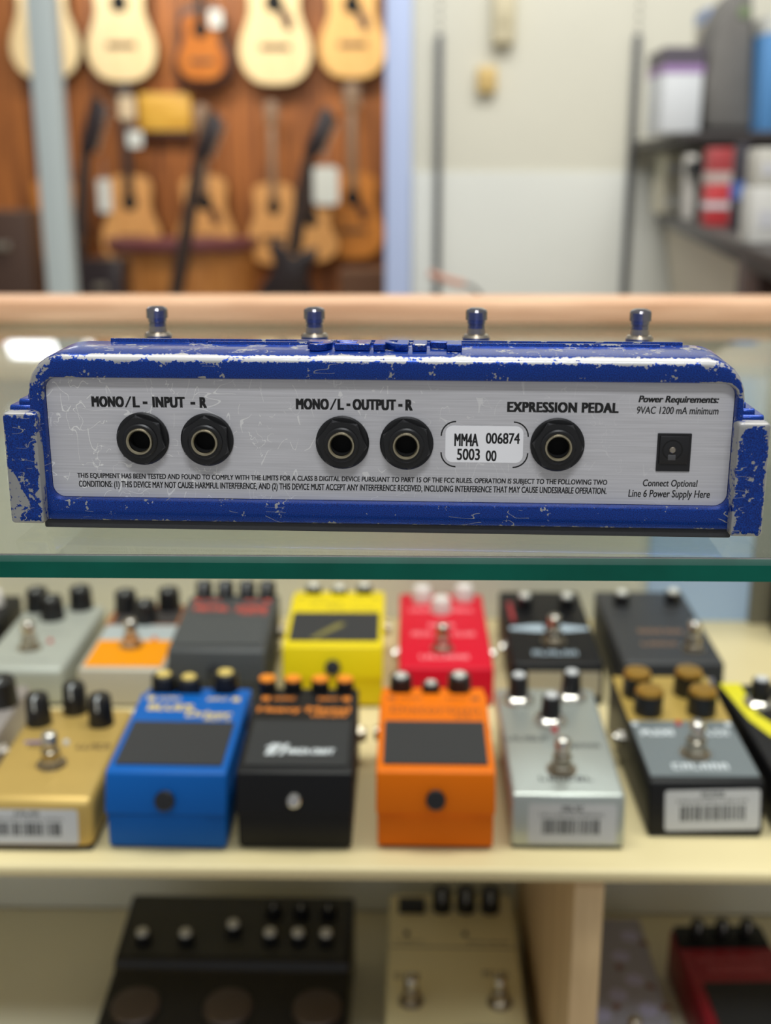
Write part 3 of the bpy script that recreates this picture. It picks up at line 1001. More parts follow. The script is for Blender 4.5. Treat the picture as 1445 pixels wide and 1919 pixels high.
# letters read from the player's side, so they are turned half round here
l_ = MB(0.001)
X = Matrix.Translation((0, 14.0, 60.4)) @ Matrix.Rotation(R(180), 4, 'Z')
for pts in ([(-25, 5), (-25, -5), (-14.6, -5), (-14.6, -1.6), (-20, -1.6), (-20, 5)],
            [(-13.6, -5), (-9.0, -5), (-9.0, 5), (-13.6, 5)],
            [(-7.6, -5), (-3.8, -5), (-3.8, 0), (-.4, -5), (3.6, -5), (3.6, 5), (-.2, 5), (-.2, .4), (-3.6, 5), (-7.6, 5)],
            [(4.8, -5), (16.2, -5), (16.2, -2.8), (9.4, -2.8), (9.4, -1.1), (15, -1.1), (15, 1.1), (9.4, 1.1), (9.4, 2.8), (16.2, 2.8), (16.2, 5), (4.8, 5)],
            [(24.2, 6.2), (21, 6.4), (18.6, 4.6), (17.4, 1.2), (17.4, -2.4), (19, -5), (22, -5.6), (25, -4.4), (25.8, -1.6), (24.4, .8), (21.6, 1.2), (20.4, .6), (20.6, 2.4), (22, 4), (24.4, 4.2)]):
    l_.prism(pts, 0, 2.3, 'z', .25, 1, X)
emb = l_.build('raised_letters', M_blue, BIG)
attr(emb, lambda c: .45 if c.z > 62 else 0.05)

# end flanges with finned shoulders
for sx, x0, x1, z0, z1 in ((-1, -122.9, -111.6, 4.3, 41.4), (1, 111.4, 121.6, 3.6, 40.6)):
    lp = []
    for y, i in ((-4.2, 2.2), (-4.2, 1.0), (-3.9, .35), (-3.2, 0), (20, 0), (120, 0)):
        lp.append([(x, y, z) for x, z in rrect(x0 + i, x1 - i, z0 + i, z1 - i, max(.3, 1.2 - i * .4), 6, 24, 3)])
    lp[-1] = [(x, y, z0 + (z - z0) * .42) for x, y, z in lp[-1]]
    bm, rings = loft(lp)
    bm.faces.new(rings[0][::-1]); bm.faces.new(rings[-1])
    bmesh.ops.recalc_face_normals(bm, faces=bm.faces[:])
    fl = MB(0.001); fl.add(bm)
    o = fl.build('end_flange', M_blue, BIG)

    def wear_f(c, x0=x0, x1=x1, z0=z0, z1=z1, sx=sx):
        d = min(c.x - x0, x1 - c.x, c.z - z0, z1 - c.z)
        w = .95 if d < .6 else (.72 if d < 1.6 else .44)
        if sx < 0 and c.z < 22 and c.x - x0 < 2.6:
            w = 1.0
        if z1 - c.z < .5:
            w = 1.0
        return w if c.y < 0 else .35
    attr(o, wear_f)
    fn = MB(0.001)
    for k in range(3):
        xo = sx * (121.6 - 2.6 * k) - (.6 if sx < 0 else 1.0)
        z = z1 + .3 + 1.75 * k
        fn.prism([(1.5 + 1.6 * k, z - 1.6), (1.5 + 1.6 * k, z + .5), (2.3 + 1.6 * k, z + 1.2), (40, z + .8), (110, z * .45 + .6), (110, z * .45 - 2.4)],
                 min(xo, sx * 113), max(xo, sx * 113), 'x', .35, 2)
    f_ = fn.build('side_fins', M_blue, BIG)
    attr(f_, lambda c: .25)

# black base plate and feet
b = MB(0.001); b.box(-113.8, 113.2, 1.6, 148, 1.4, 4.6, .6)
b.build('base_plate', M_black_soft, BIG)
for x in (-100, 100):
    for y in (14, 136):
        MB(0.001).cyl((x, y, 0), 6, 1.6, 20).build('rubber_foot', M_black_soft, BIG)

# the rear panel and everything on it
b = MB(0.001); b.prism(rrect(-110.8, 111.8, 11.6, 51.6, 4.1, 1, 1, 8), 3.0, 4.0, 'y')
panel = b.build('rear_panel', M_panel, BIG)
panel.location.z = 0.0004
panel.scale.x = 0.9946
W = Matrix.Translation((0, 3.0, 0)) @ UP
tx = MB(0.001)
TH = 0.03
for words, z0, z1 in (((('MONO', -95.9, -85.1), ('/', -84.9, -82.5), ('L', -82.2, -79.9), ('-', -78.9, -77.3), ('INPUT', -75.7, -64.9), ('-', -63.1, -61.5), ('R', -60.1, -57.7)), 41.9, 45.5),
                      ((('MONO', -28.5, -17.7), ('/', -17.5, -15.1), ('L', -14.9, -12.8), ('-', -12.0, -10.7), ('OUTPUT', -10.0, 4.1), ('-', 4.8, 6.2), ('R', 7.1, 9.5)), 41.75, 45.4)):
    for word, x0, x1 in words:
        if word == '-':
            tx.flat([(x0, 43.0), (x1, 43.0), (x1, 43.9), (x0, 43.9)], TH, W)
        elif word == '/':
            tx.flat([(x0, z0), (x0 + .6, z0), (x1, z1), (x1 - .6, z1)], TH, W)
        else:
            tx.text(word, x0, x1, z0, z1, TH, 0, .26, 0, W)
tx.text('EXPRESSION PEDAL', 39.9, 75.5, 41.6, 45.0, TH, 0, .25, 0, W)
tx.text('Power Requirements:', 81.6, 107.0, 44.5, 47.4, TH, 0, .13, .2, W)
tx.text('9VAC 1200 mA minimum', 81.3, 107.1, 41.5, 43.9, TH, 0, .05, .12, W)
tx.text('Connect Optional', 84.6, 102.2, 17.0, 20.0, TH, 0, .05, .12, W)
tx.text('Line 6 Power Supply Here', 80.1, 106.4, 13.3, 16.6, TH, 0, .05, .12, W)
tx.text('THIS EQUIPMENT HAS BEEN TESTED AND FOUND TO COMPLY WITH THE LIMITS FOR A CLASS B DIGITAL DEVICE PURSUANT TO PART 15 OF THE FCC RULES. OPERATION IS SUBJECT TO THE FOLLOWING TWO',
        -102.4, 73.1, 17.45, 19.7, TH, 0, .06, .06, W)
tx.text('CONDITIONS: (1) THIS DEVICE MAY NOT CAUSE HARMFUL INTERFERENCE, AND (2) THIS DEVICE MUST ACCEPT ANY INTERFERENCE RECEIVED, INCLUDING INTERFERENCE THAT MAY CAUSE UNDESIRABLE OPERATION.',
        -102.1, 73.0, 14.25, 17.05, TH, 0, .06, .06, W)
# corner marks of the printed frame round the serial sticker
for cx, cz, a0 in ((23.6, 33.6, 90), (42.2, 33.6, 0), (42.2, 28.2, 270), (23.6, 28.2, 180)):
    o_, i_ = [], []
    for k in range(9):
        a = R(a0 + 90 * k / 8)
        o_.append((cx + 5.0 * math.cos(a), cz + 5.0 * math.sin(a)))
        i_.append((cx + 4.55 * math.cos(a), cz + 4.55 * math.sin(a)))
    tx.flat(o_ + i_[::-1], TH, W)
lt = tx.build('printed_lettering', M_ink, panel)
lt['label'] = 'black printed lettering'
b = MB(0.001); b.prism(rrect(20.2, 45.4, 24.9, 37.0, 2.4, 1, 1, 6), 2.92, 3.02, 'y')
stk = b.build('serial_sticker', mat('grey_white_sticker', (244, 244, 246), 0.6), panel)
stx = MB(0.001)
W2 = Matrix.Translation((0, 2.9, 0)) @ UP
stx.text('MM4A', 23.1, 30.9, 30.3, 34.5, .02, 0, .14, 0, W2)
stx.text('006874', 33.3, 44.3, 31.2, 34.8, .02, 0, .1, 0, W2)
stx.text('5003', 24.0, 31.5, 25.7, 29.5, .02, 0, .1, 0, W2)
stx.text('00', 33.4, 36.9, 25.4, 29.0, .02, 0, .1, 0, W2)
stx.build('serial_number', M_ink, panel)

# jack sockets: washer, hexagonal nut, threaded barrel, brass ring
for k, (x, z, ang) in enumerate(((-79.4, 31.6, 12), (-58.0, 31.5, 3), (-13.4, 31.1, 22), (7.6, 31.1, 8), (56.4, 31.2, 25))):
    J = Matrix.Translation((x, 3.0, z)) @ Matrix.Rotation(R(90), 4, 'X')      # local z -> -y (towards the viewer)
    n = MB(0.001)
    n.lathe([(8.75, 0), (8.75, .7), (8.3, 1.1), (4.6, 1.1)], 40, J, False)
    # nut: hexagon with a turned crown
    hexb = bmesh.new()
    r1, r2 = [], []
    prof = ((0, .9, 1.0), (1, 2.9, 1.0), (2, 3.6, .90), (3, 3.7, .64))
    rings = []
    for _, zz, f in prof:
        ring = []
        for i in range(36):
            a = 2 * math.pi * i / 36
            rh = 7.1 / max(math.cos(((a + math.pi / 6) % (math.pi / 3)) - math.pi / 6), .5)
            rr = min(rh, 8.5) if f == 1.0 else min(rh, 8.5 * f)
            ring.append(hexb.verts.new((rr * math.cos(a), rr * math.sin(a), zz)))
        rings.append(ring)
    for A, B in zip(rings, rings[1:]):
        for i in range(36):
            hexb.faces.new((A[i], A[(i + 1) % 36], B[(i + 1) % 36], B[i]))
    n.add(hexb, J @ Matrix.Rotation(R(ang), 4, 'Z'))
    n.lathe([(5.3, 3.3), (5.7, 3.5), (5.7, 4.3), (5.2, 4.7), (4.42, 4.7), (4.42, 3.0)], 36, J, False)
    jk = n.build('jack_socket', mat('jack_black', (20, 20, 21), 0.35) if k == 0 else bpy.data.materials['jack_black'], panel, 30)
    g = MB(0.001)
    g.lathe([(4.4, 3.6), (4.4, 5.3), (4.2, 5.6), (3.75, 5.6), (3.42, 5.2), (3.38, 3.6)], 36, J, False)
    # recess behind the ring
    g2 = MB(0.001)
    g2.lathe([(3.32, 4.6), (3.32, .15), (0, .15)], 30, J, False)
    g.build('brass_ring', M_brass, panel)
    g2.build('socket_bore', M_hole, panel)

# power inlet
d = MB(0.001)
d.prism(rrect(88.4, 99.2, 22.9, 35.3, .25), 2.6, 3.1, 'y')
d.box(89.1, 98.5, 1.9, 2.8, 25.3, 34.6, .4)
inl = d.build('power_inlet', mat('inlet_black', (24, 24, 26), 0.4), panel)
J = Matrix.Translation((93.2, 1.9, 30.1)) @ Matrix.Rotation(R(90), 4, 'X')
MB(0.001).lathe([(3.3, -.2), (3.3, .06), (2.9, .06), (2.8, -.15), (0, -.15)], 30, J).build('inlet_bore', M_hole, panel)
MB(0.001).lathe([(1.05, -.4), (1.05, .5), (.8, .75), (0, .8)], 16, J).build('inlet_pin', M_nickel, panel)

MB(0.001).box(91.8, 94.4, 1.7, 2.2, 26.6, 28.6, .3).build('contact_tongue', mat('grey_contact', (86, 86, 88), 0.4, .3), inl)

# four footswitches on the sloping top
for x in (-92.0, -31.0, 31.0, 92.8):
    zb = top_z(82)
    t0 = Matrix.Translation((x, 82, zb))
    s = MB(0.001)
    s.lathe([(0, -2), (6.0, -2), (6.0, 1.0), (5.2, 1.2), (5.2, 2.6)], 6, t0)
    s.lathe([(4.3, 2), (5.2, 3.2), (5.3, 4.6), (4.6, 5.6), (3.6, 5.9), (3.4, 8.0)], 28, t0)
    sw = s.build('footswitch', M_nickel, BIG)
    c = MB(0.001)
    c.lathe([(0, 5), (3.3, 5), (3.3, 9.2), (3.15, 9.3), (3.15, 9.6), (3.45, 9.8), (3.5, 11.0), (4.1, 11.2), (4.1, 14.2)], 24, t0)
    c.lathe([(4.1, 14.2), (3.7, 15.0), (2.4, 15.6), (0, 15.8)], 24, t0)
    c.build('switch_cap', M_chrome_dark, sw)


# ------------------------------------------------------------------ small pedals
def scribble(mb, x0, x1, y0, y1, n, M, h=.05):
    """a row of strokes for lettering too blurred to read"""
    w = (x1 - x0) / n
    for k in range(n):
        a = x0 + k * w
        c = a + w * .78
        st = (y1 - y0) * .24
        q = random.random()
        mb.flat([(a, y0), (a + w * .25, y0), (a + w * .25, y1), (a, y1)], h, M)
        if q > .3:
            mb.flat([(a, y1 - st), (c, y1 - st), (c, y1), (a, y1)], h, M)
        if q < .6:
            mb.flat([(a, y0), (c, y0), (c, y0 + st), (a, y0 + st)], h, M)
        if q > .5:
            mb.flat([(c - w * .25, y0), (c, y0), (c, y1), (c - w * .25, y1)], h, M)


def knob(parent, T, x, v, style, s=1.0):
    """x across, v back along the sloping top T"""
    X = T @ Matrix.Translation((x, v, 0))
    k = MB(0.001)
    if style in ('black', 'black_tall', 'orange', 'goldcap', 'silvercap'):
        r, hh = {'black': (8.8, 17), 'black_tall': (7.2, 18), 'orange': (6.4, 13), 'goldcap': (6.6, 12), 'silvercap': (6.6, 12)}[style]
        r, hh = r * s, hh * s
        k.lathe([(0, 0), (r * 1.05, 0), (r, hh * .2), (r * .92, hh * .94), (r * .82, hh), (0, hh)], 20, X)
        o = k.build('knob', M_black, parent)
        c = MB(0.001)
        if style == 'orange':
            c.lathe([(0, hh), (r * .9, hh), (r * .84, hh + 1.2), (0, hh + 1.4)], 20, X)
            c.build('knob_cap', bpy.data.materials['orange_cap'], o)
        elif style in ('goldcap', 'silvercap'):
            c.lathe([(0, hh), (r * .58, hh), (r * .5, hh + 1.0), (0, hh + 1.2)], 20, X)
            c.build('knob_cap', bpy.data.materials['pale_gold_cap'] if style == 'goldcap' else bpy.data.materials['pale_silver_cap'], o)
        elif style == 'black_tall':
            c.box(-.7, .7, -r * .98, -r * .2, hh * .6, hh + .5, .2, 1, X)
            c.build('pointer', M_white_ink, o)
        else:
            c.box(-.5, .5, -r * .85, -r * .1, hh - .1, hh + .25, 0, 1, X)
            c.build('pointer', M_white_ink, o)
    elif style == 'chrome_skirt':
        k.lathe([(0, 0), (11.4, 0), (11.0, 2.2), (8.4, 4.6), (7.2, 5.0), (0, 5.1)], 24, X)
        o = k.build('knob', M_chrome, parent)
        c = MB(0.001)
        c.lathe([(7.0, 4.6), (6.2, 18.0), (5.6, 19.0)], 20, X)
        c.lathe([(0, 19.0), (5.6, 19.0)], 20, X)
        c.build('knob_grip', M_black, o)
        MB(0.001).lathe([(0, 19.0), (4.4, 19.0), (4.2, 20.0), (0, 20.2)], 18, X).build('knob_cap', M_label, o)
    elif style == 'white':
        k.lathe([(0, 0), (8.6, 0), (8.4, 3), (8.0, 11), (6.6, 13.2), (3.5, 14.4), (0, 14.7)], 22, X)
        k.build('knob', bpy.data.materials['white_knob'], parent)
    elif style == 'gold':
        k.lathe([(0, 0), (9.6, 0), (9.6, 15.5), (0, 15.5)], 26, X)
        o = k.build('knob', M_black, parent)
        MB(0.001).lathe([(9.3, 15.4), (9.3, 17.4), (8.6, 18.6), (0, 19.0)], 26, X).build('knob_cap', bpy.data.materials['gold_cap'], o)
    elif style == 'dark_chrome':
        k.lathe([(0, 0), (6.8, 0), (6.5, 10), (0, 10)], 20, X)
        o = k.build('knob', M_black, parent)
        MB(0.001).lathe([(4.8, 10), (4.6, 12), (3.6, 13), (0, 13.3)], 18, X).build('knob_cap', bpy.data.materials['pale_silver_cap'], o)


mat('orange_cap', (236, 138, 24), 0.4)
mat('pale_gold_cap', (214, 188, 104), 0.35)
mat('pale_silver_cap', (222, 222, 216), 0.3, 0.3)
mat('white_knob', (222, 216, 212), 0.35)
mat('gold_cap', (198, 154, 70), 0.3, 0.85)


def footswitch(parent, T, x, v, s=1.0):
    X = T @ Matrix.Translation((x, v, 0)) @ Matrix.Scale(s, 4)
    k = MB(0.001)
    k.lathe([(0, 0), (9.6, 0), (9.4, .9), (0, 1.0)], 26, X)
    k.lathe([(7.6, .9), (7.6, 3.6), (6.8, 4.2), (5.9, 4.2)], 6, X)
    k.lathe([(5.9, 3), (5.9, 10.4), (5.2, 11.2), (0, 11.2)], 22, X)
    o = k.build('footswitch', M_nickel, parent)
    MB(0.001).lathe([(3.6, 10), (3.6, 14), (5.0, 14.4), (5.0, 20.6), (4.4, 21.8), (3.0, 22.6), (0, 22.9)], 20, X).build('switch_cap', M_chrome, o)
    return o


def led(parent, T, x, v, m=None):
    X = T @ Matrix.Translation((x, v, 0))
    MB(0.001).lathe([(0, 0), (2.2, 0), (2.2, 1.2), (1.5, 2.4), (0, 2.8)], 14, X).build('status_light', m or M_led, parent)


def jack(parent, x, y, z, sx, m=None):
    X = Matrix.Translation((x, y, z)) @ Matrix.Rotation(R(90 * sx), 4, 'Y')
    k = MB(0.001)
    k.lathe([(0, 0), (6.4, 0), (6.4, 2.2), (5.8, 2.6), (5.0, 2.6)], 6, X)
    k.lathe([(5.0, 2), (5.0, 5), (4.5, 5.5), (3.0, 5.5), (3.0, 1)], 18, X)
    k.build('jack_socket', m or M_chrome, parent)


def price_sticker(parent, x0, x1, z0, z1, y, lean=0.0, tilt=0.0):
    """white price label with a bar code on the front face"""
    X = Matrix.Translation(((x0 + x1) / 2, y, z0)) @ Matrix.Rotation(tilt, 4, 'Y') @ Matrix.Rotation(-lean, 4, 'X')
    w, h = (x1 - x0) / 2, z1 - z0
    b = MB(0.001)
    b.prism(rrect(-w, w, 0, h, 2.0, 1, 1, 4), -.25, 0, 'y', M=X)
    s = b.build('price_sticker', M_label, parent)
    k = MB(0.001)
    rnd = random.Random(int(x0 * 10 + w * 7))
    x = -w * .68
    F = X @ Matrix.Translation((0, -.25, 0)) @ UP
    while x < w * .66:
        bw = rnd.choice((.5, .8, 1.3, 2.0))
        k.flat([(x, h * .24), (x + bw, h * .24), (x + bw, h * .62), (x, h * .62)], .04, F)
        x += bw + rnd.choice((.5, .7, 1.2))
    scribble(k, -w * .24, w * .26, h * .82, h * .95, 5, F)
    scribble(k, -w * .75, w * .75, h * .70, h * .76, 16, F)
    k.build('bar_code', M_grey_ink, s)


def enclosure(t, w, d, hf, hr, m, bev=3.0, fin=2.0, seg=3):
    """wedge shaped die cast box; returns the frame of its sloping top"""
    MB(0.001).prism([(0, 1.2), (fin, hf), (d - 1, hr), (d, 1.2)], -w / 2, w / 2, 'x', bev, seg).build('enclosure', m, t)
    b = MB(0.001); b.box(-w / 2 + 1.5, w / 2 - 1.5, 1.5, d - 1.5, 0, 2.0)
    b.build('base_plate', M_black_soft, t)
    return Matrix.Translation((0, 0, hf - .02)) @ Matrix.Rotation(math.atan2(hr - hf, d), 4, 'X')


def boss(label, x, y, w, body, pad_m, ink, knobs, name_lines, rz=0.0, screw='black', pad=True, pale=None):
    """compact pedal with a full width treadle"""
    t = thing('compact_effect_pedal', label, 'effect pedal', (x, y, Zs), rz)
    d = 122.0
    # lower body
    MB(0.001).prism([(2.2, 1.5), (3.2, 27), (96, 34), (97, 51), (d - 2, 53), (d, 44), (d, 1.5)], -w / 2 + .8, w / 2 - .8, 'x', 1.6, 2).build('body', body, t)
    MB(0.001).box(-w / 2 + 3, w / 2 - 3, 4, d - 2, 0, 2).build('base_plate', M_black_soft, t)
    # treadle with its lip hanging over the front
    fx = 0.5
    tr = MB(0.001)
    tr.prism([(fx, 24), (7.5, 48.0), (11.5, 49.2), (104, 56.0), (104, 50.5), (20, 39), (6, 24)], -w / 2, w / 2, 'x', 1.5, 3)
    trd = tr.build('treadle', body, t)
    T = Matrix.Translation((0, 11.5, 49.2)) @ Matrix.Rotation(math.atan2(6.8, 92.5), 4, 'X')
    if pad:
        p = MB(0.001)
        p.prism(rrect(-w / 2 + 4.0, w / 2 - 4.0, 3.5, 54, 1.0, 1, 1, 4), -.3, .9, 'z', M=T)
        p.build('rubber_pad', pad_m, trd)
    tx = MB(0.001)
    for s_, x0, x1, v0, v1, bo in name_lines:
        tx.text(s_, x0, x1, v0, v1,   .06, 0, bo * 9, 0, T)
    tx.text('OUTPUT', -w / 2 + 13, -w / 2 + 28, 83.5, 87.5, .06, 0, .2, 0, T)
    tx.text('INPUT', w / 2 - 27, w / 2 - 13, 83.5, 87.5, .06, 0, .2, 0, T)
    for sx in (-1, 1):
        cx = sx * (w / 2 - 8)
        tx.flat([(cx - 2.6, 85.5 - 2.6), (cx + 2.6, 85.5 - 2.6), (cx + 2.6, 85.5 + 2.6), (cx - 2.6, 85.5 + 2.6)], .06, T)
    tx.build('printed_lettering', ink, trd)
    # knobs in the recess behind the treadle
    K = Matrix.Translation((0, 0, 48.5))
    for kx, ky, st, s in knobs:
        knob(t, K, kx, ky, st, s)
    # thumb screw in the front face
    X = Matrix.Translation((0, 4.5, 32)) @ Matrix.Rotation(R(66), 4, 'X')
    s_ = MB(0.001)
    if screw:
        q = 6.0 if screw == 'black' else 4.4
        s_.lathe([(0, 0), (q, 0), (q, 5.0), (q - .8, 6.0), (0, 6.3)], 22, X)
        s_.build('thumb_screw', M_black if screw == 'black' else M_chrome, t)
    for sx in (-1, 1):
        jack(t, sx * (w / 2 - 1), 112, 22, sx, M_nickel)
    return t, T, trd


M_pad_dark = mat('charcoal_rubber_pad', (44, 44, 46), 0.75, bump=(900, 0.3, 0.0004))

# front row, compact pedals
boss('blue compact pedal with charcoal pad and pale gold lettering', -0.1425, 0.6225, 73, mat('blue_enamel', (8, 92, 176), 0.45, 0, spec=0.2), M_pad_dark, M_gold_ink,
     ((-24, 116, 'goldcap', 1.35), (-6, 113, 'goldcap', 1.3), (18, 119, 'goldcap', 1.4)),
     (('BLUES', -28, 2, 69.5, 78, .05), ('Driver', -1, 29, 61.5, 70.0, .04), ('BD-2', 12, 29, 57.5, 61.5, .02)), R(-1.0))
tj, TJ, trd = boss('black compact pedal with orange topped knobs', -0.0655, 0.6240, 70, M_black_metal, M_black_soft, M_orange_ink,
                   ((-28, 115, 'orange', 1), (-10.5, 115, 'orange', 1), (8, 115, 'orange', 1), (25, 115, 'orange', 1)),
                   (('Heavy', -31, -2, 65.5, 74.5, .05), ('Metal', 1, 30, 67.5, 75, .05), ('HM-2W', 5, 29, 61.5, 66, .04)), 0, 'silver', pad=False)
p = MB(0.001)
p.prism(rrect(-31, 31, 2.5, 56, 1.0, 1, 1, 4), -.3, .7, 'z', M=TJ)
pd = p.build('rubber_pad', mat('grey_black_pad', (38, 39, 41), 0.7, bump=(900, 0.3, 0.0004)), trd)
lg = MB(0.001)
# slanted brush-like mark followed by a short word
for a, c in ((-20, -17), (-16.5, -14), (-11.5, -9)):
    lg.flat([(a, 14), (c, 14), (c + 3.4, 27), (a + 3.4, 27)], .8, TJ)
lg.flat([(-20, 22), (-9, 22), (-8.4, 24.4), (-19.4, 24.4)], .8, TJ)
lg.text('WAZA CRAFT', -6.5, 23, 15, 21.5, .8, 0, .4, .2, TJ)
lg.build('pad_emblem', M_white_ink, pd)
boss('orange compact pedal with charcoal pad and black thumb screw', 0.0190, 0.6260, 71.5, mat('orange_enamel', (234, 116, 0), 0.45, spec=0.2), M_pad_dark, mat('brown_print', (150, 72, 10), 0.5),
     ((-22, 117, 'silvercap', 1.2), (-1.5, 112, 'silvercap', .95), (18, 118, 'silvercap', 1.25)),
     (('Distortion', -28, 30, 66, 75, .02), ('DS-1', 14, 30, 59, 63.5, .02)), R(-.3))
# back row, compact pedals
boss('dark grey compact pedal with red lettering in the back row', -0.1420, 0.8130, 74, mat('dark_grey_enamel', (66, 68, 70), 0.45), mat('grey_pad', (68, 70, 71), 0.7), M_red_ink,
     ((-26, 113, 'black_tall', 1.0), (-8, 113, 'black_tall', 1.0), (10, 113, 'black_tall', 1.0), (27, 113, 'black_tall', 1.0)),
     (('METAL', -29, 0, 66, 75, .05), ('ZONE', 4, 31, 66, 75, .05), ('MT-2', 10, 31, 60, 64.5, .04)), 0, 'black')
ty, TY, trd = boss('yellow compact pedal with charcoal pad in the back row', -0.0545, 0.8230, 77, mat('yellow_enamel', (228, 204, 14), 0.45, spec=0.25), M_pad_dark, mat('ochre_print', (186, 168, 26), 0.5),
                   ((-22, 115, 'dark_chrome', 1.0), (0, 110, 'dark_chrome', .8), (21, 116, 'dark_chrome', 1.0)),
                   (('SUPER', -22, 4, 69, 77, .02), ('Over Drive', -8, 31, 60, 68, .02)), R(.4))
st = MB(0.001)
st.prism([(-19, 6), (-14, 6), (6, 28), (8, 34), (2, 34), (-6, 24)], .85, .95, 'z', M=TY)
st.build('worn_streak', mat('olive_streak', (122, 114, 56), 0.7), trd)

# ---- box pedals, front row
# gold
t = thing('gold_effect_pedal', 'gold pedal with a price label at the end of the front row', 'effect pedal', (-0.2220, 0.6215, Zs))
M_goldbox = mat('gold_paint', (196, 164, 92), 0.4, 0.35, noise=(40, .04))
T = enclosure(t, 72, 122, 33, 38, M_goldbox, 6.0, 3, 4)
for kx, ky in ((-24, 98), (-4, 119 - 4), (18, 98)):
    knob(t, T, kx, ky, 'black_tall', 1.15)
footswitch(t, T, 0, 44)
led(t, T, 2, 70, M_label)
tx = MB(0.001)
scribble(tx, -22, -8, 64, 71, 3, T); scribble(tx, 10, 32, 63, 70, 5, T)
tx.build('printed_lettering', mat('dark_brown_print', (70, 50, 30), 0.6), t)
MB(0.001).flat([(-26, 70), (-8, 71), (-8, 74), (-26, 73)], .08, T).build('violet_mark', mat('violet_print', (112, 100, 150), 0.6), t)
price_sticker(t, -34, 27, 5, 27, .2, R(5.4))
# silver
t = thing('silver_effect_pedal', 'brushed silver pedal with a price label in the front row', 'effect pedal', (0.0988, 0.6290, Zs))
T = enclosure(t, 69, 140, 34.5, 43.5, mat('silver_paint', (180, 186, 182), 0.3, 0.6), 3.0, 4)
for kx, ky in ((-20, 121), (-1, 92), (17, 126)):
    knob(t, T, kx, ky, 'chrome_skirt')
footswitch(t, T, -1, 32)
led(t, T, 0.5, 79)
tx = MB(0.001)
scribble(tx, -32, -6, 66, 72, 7, T); scribble(tx, -2, 28, 58, 63, 8, T); scribble(tx, -16, 18, 19, 24, 6, T)
tx.build('printed_lettering', M_grey_ink, t)
price_sticker(t, -24, 29, 4, 29, .2, R(6.9))
# grey and gold
t = thing('slate_effect_pedal', 'slate grey pedal with four gold capped knobs and a price label', 'effect pedal', (0.1852, 0.6440, Zs), R(0.5))
M_greytop = mat('slate_paint', (112, 120, 124), 0.5, 0.2)
T = enclosure(t, 71, 146, 36, 44, M_black_metal, 2.4, 4)
MB(0.001).prism(rrect(-33.5, 33.5, 9, 78, 1), -.4, .5, 'z', M=T).build('grey_face_plate', M_greytop, t)
MB(0.001).prism(rrect(-34, 34, 78, 143, 1), -.4, .6, 'z', M=T).build('gold_face_plate', mat('gold_plate', (192, 162, 84), 0.4, 0.35), t)
for kx, ky in ((-22, 116), (-19, 90), (14, 118), (17, 90)):
    knob(t, T, kx, ky, 'gold')
footswitch(t, T, 0, 36, 1.05)
led(t, T, -2, 74)
tx = MB(0.001)
tx.text('PLEXI', -29, -8, 59, 66, .6, 0, .4, 0, T)
scribble(tx, 9, 29, 59, 66, 4, T, .6); scribble(tx, -18, 18, 17, 24, 6, T, .6)
for sx in (-1, 1):
    tx.flat([(sx * 31 - 1.8, 72), (sx * 31 + 1.8, 72), (sx * 31 + 1.8, 76), (sx * 31 - 1.8, 76)], .6, T)
tx.build('printed_lettering', M_white_ink, t)
jack(t, -35, 96, 18, -1)
price_sticker(t, -25, 33, 5, 31, .3, R(6.5), R(-1.5))
# black and yellow
t = thing('black_effect_pedal', 'black pedal with yellow splashes at the end of the front row', 'effect pedal', (0.2640, 0.6440, Zs), R(1.5))
T = enclosure(t, 70, 138, 36, 42, M_black_metal, 2.2, 3)
knob(t, T, -16, 106, 'chrome_skirt')
MB(0.001).prism([(-35, 138), (-20, 138), (-22, 92), (-10, 66), (-22, 60), (-30, 84)], -.2, .12, 'z', M=T).build('yellow_splash', mat('acid_yellow', (214, 204, 30), 0.5), t)
MB(0.001).prism([(-20, 48), (-6, 52), (4, 44), (-8, 34), (-24, 40)], -.2, .12, 'z', M=T).build('yellow_splash', bpy.data.materials['acid_yellow'], t)
footswitch(t, T, 0, 30)
# grey at the far left
t = thing('pewter_effect_pedal', 'pewter pedal with black knobs half out of view beside the gold one', 'effect pedal', (-0.3030, 0.6420, Zs), R(0))
T = enclosure(t, 68, 134, 34, 40, mat('pewter_paint', (160, 152, 148), 0.45, 0.3), 3.0, 3)
for kx in (-22, 24):
    knob(t, T, kx, 104, 'black', 1.15)
footswitch(t, T, 0, 36)
jack(t, 33, 70, 18, 1)

# ---- box pedals, back row
t = thing('grey_effect_pedal', 'light grey pedal with three black knobs in the back row', 'effect pedal', (-0.2950, 0.8220, Zs))
T = enclosure(t, 68, 140, 31, 33, mat('light_grey_paint', (172, 176, 168), 0.45, 0.2), 5.0, 2, 4)
for kx, ky in ((-21, 125), (-3, 106), (15, 130)):
    knob(t, T, kx, ky, 'black', 1.12)
footswitch(t, T, -3, 42)
led(t, T, 10, 54)
tx = MB(0.001); scribble(tx, -18, 20, 16, 19, 12, T); scribble(tx, -24, 24, 70, 73, 14, T)
tx.build('printed_lettering', mat('mid_grey_print', (140, 142, 138), 0.6), t)
t = thing('amber_effect_pedal', 'cream pedal with a bright amber face plate in the back row', 'effect pedal', (-0.2160, 0.8220, Zs))
T = enclosure(t, 67, 140, 31, 33, mat('warm_white_paint', (186, 180, 166), 0.5, 0.1), 2.4, 2, 3)
MB(0.001).prism(rrect(-30, 30, 7, 58, 1), -.3, .4, 'z', M=T).build('face_plate', mat('amber_face', (232, 146, 4), 0.5, spec=0.2), t)
MB(0.001).prism(rrect(-31, 29, 58, 90, 1), -.3, .4, 'z', M=T).build('pale_face_plate', mat('pale_blue_face', (168, 176, 178), 0.5), t)
MB(0.001).prism(rrect(-34, 29, 90, 136, 1), -.3, .4, 'z', M=T).build('control_plate', mat('brown_orange_face', (156, 92, 44), 0.5), t)
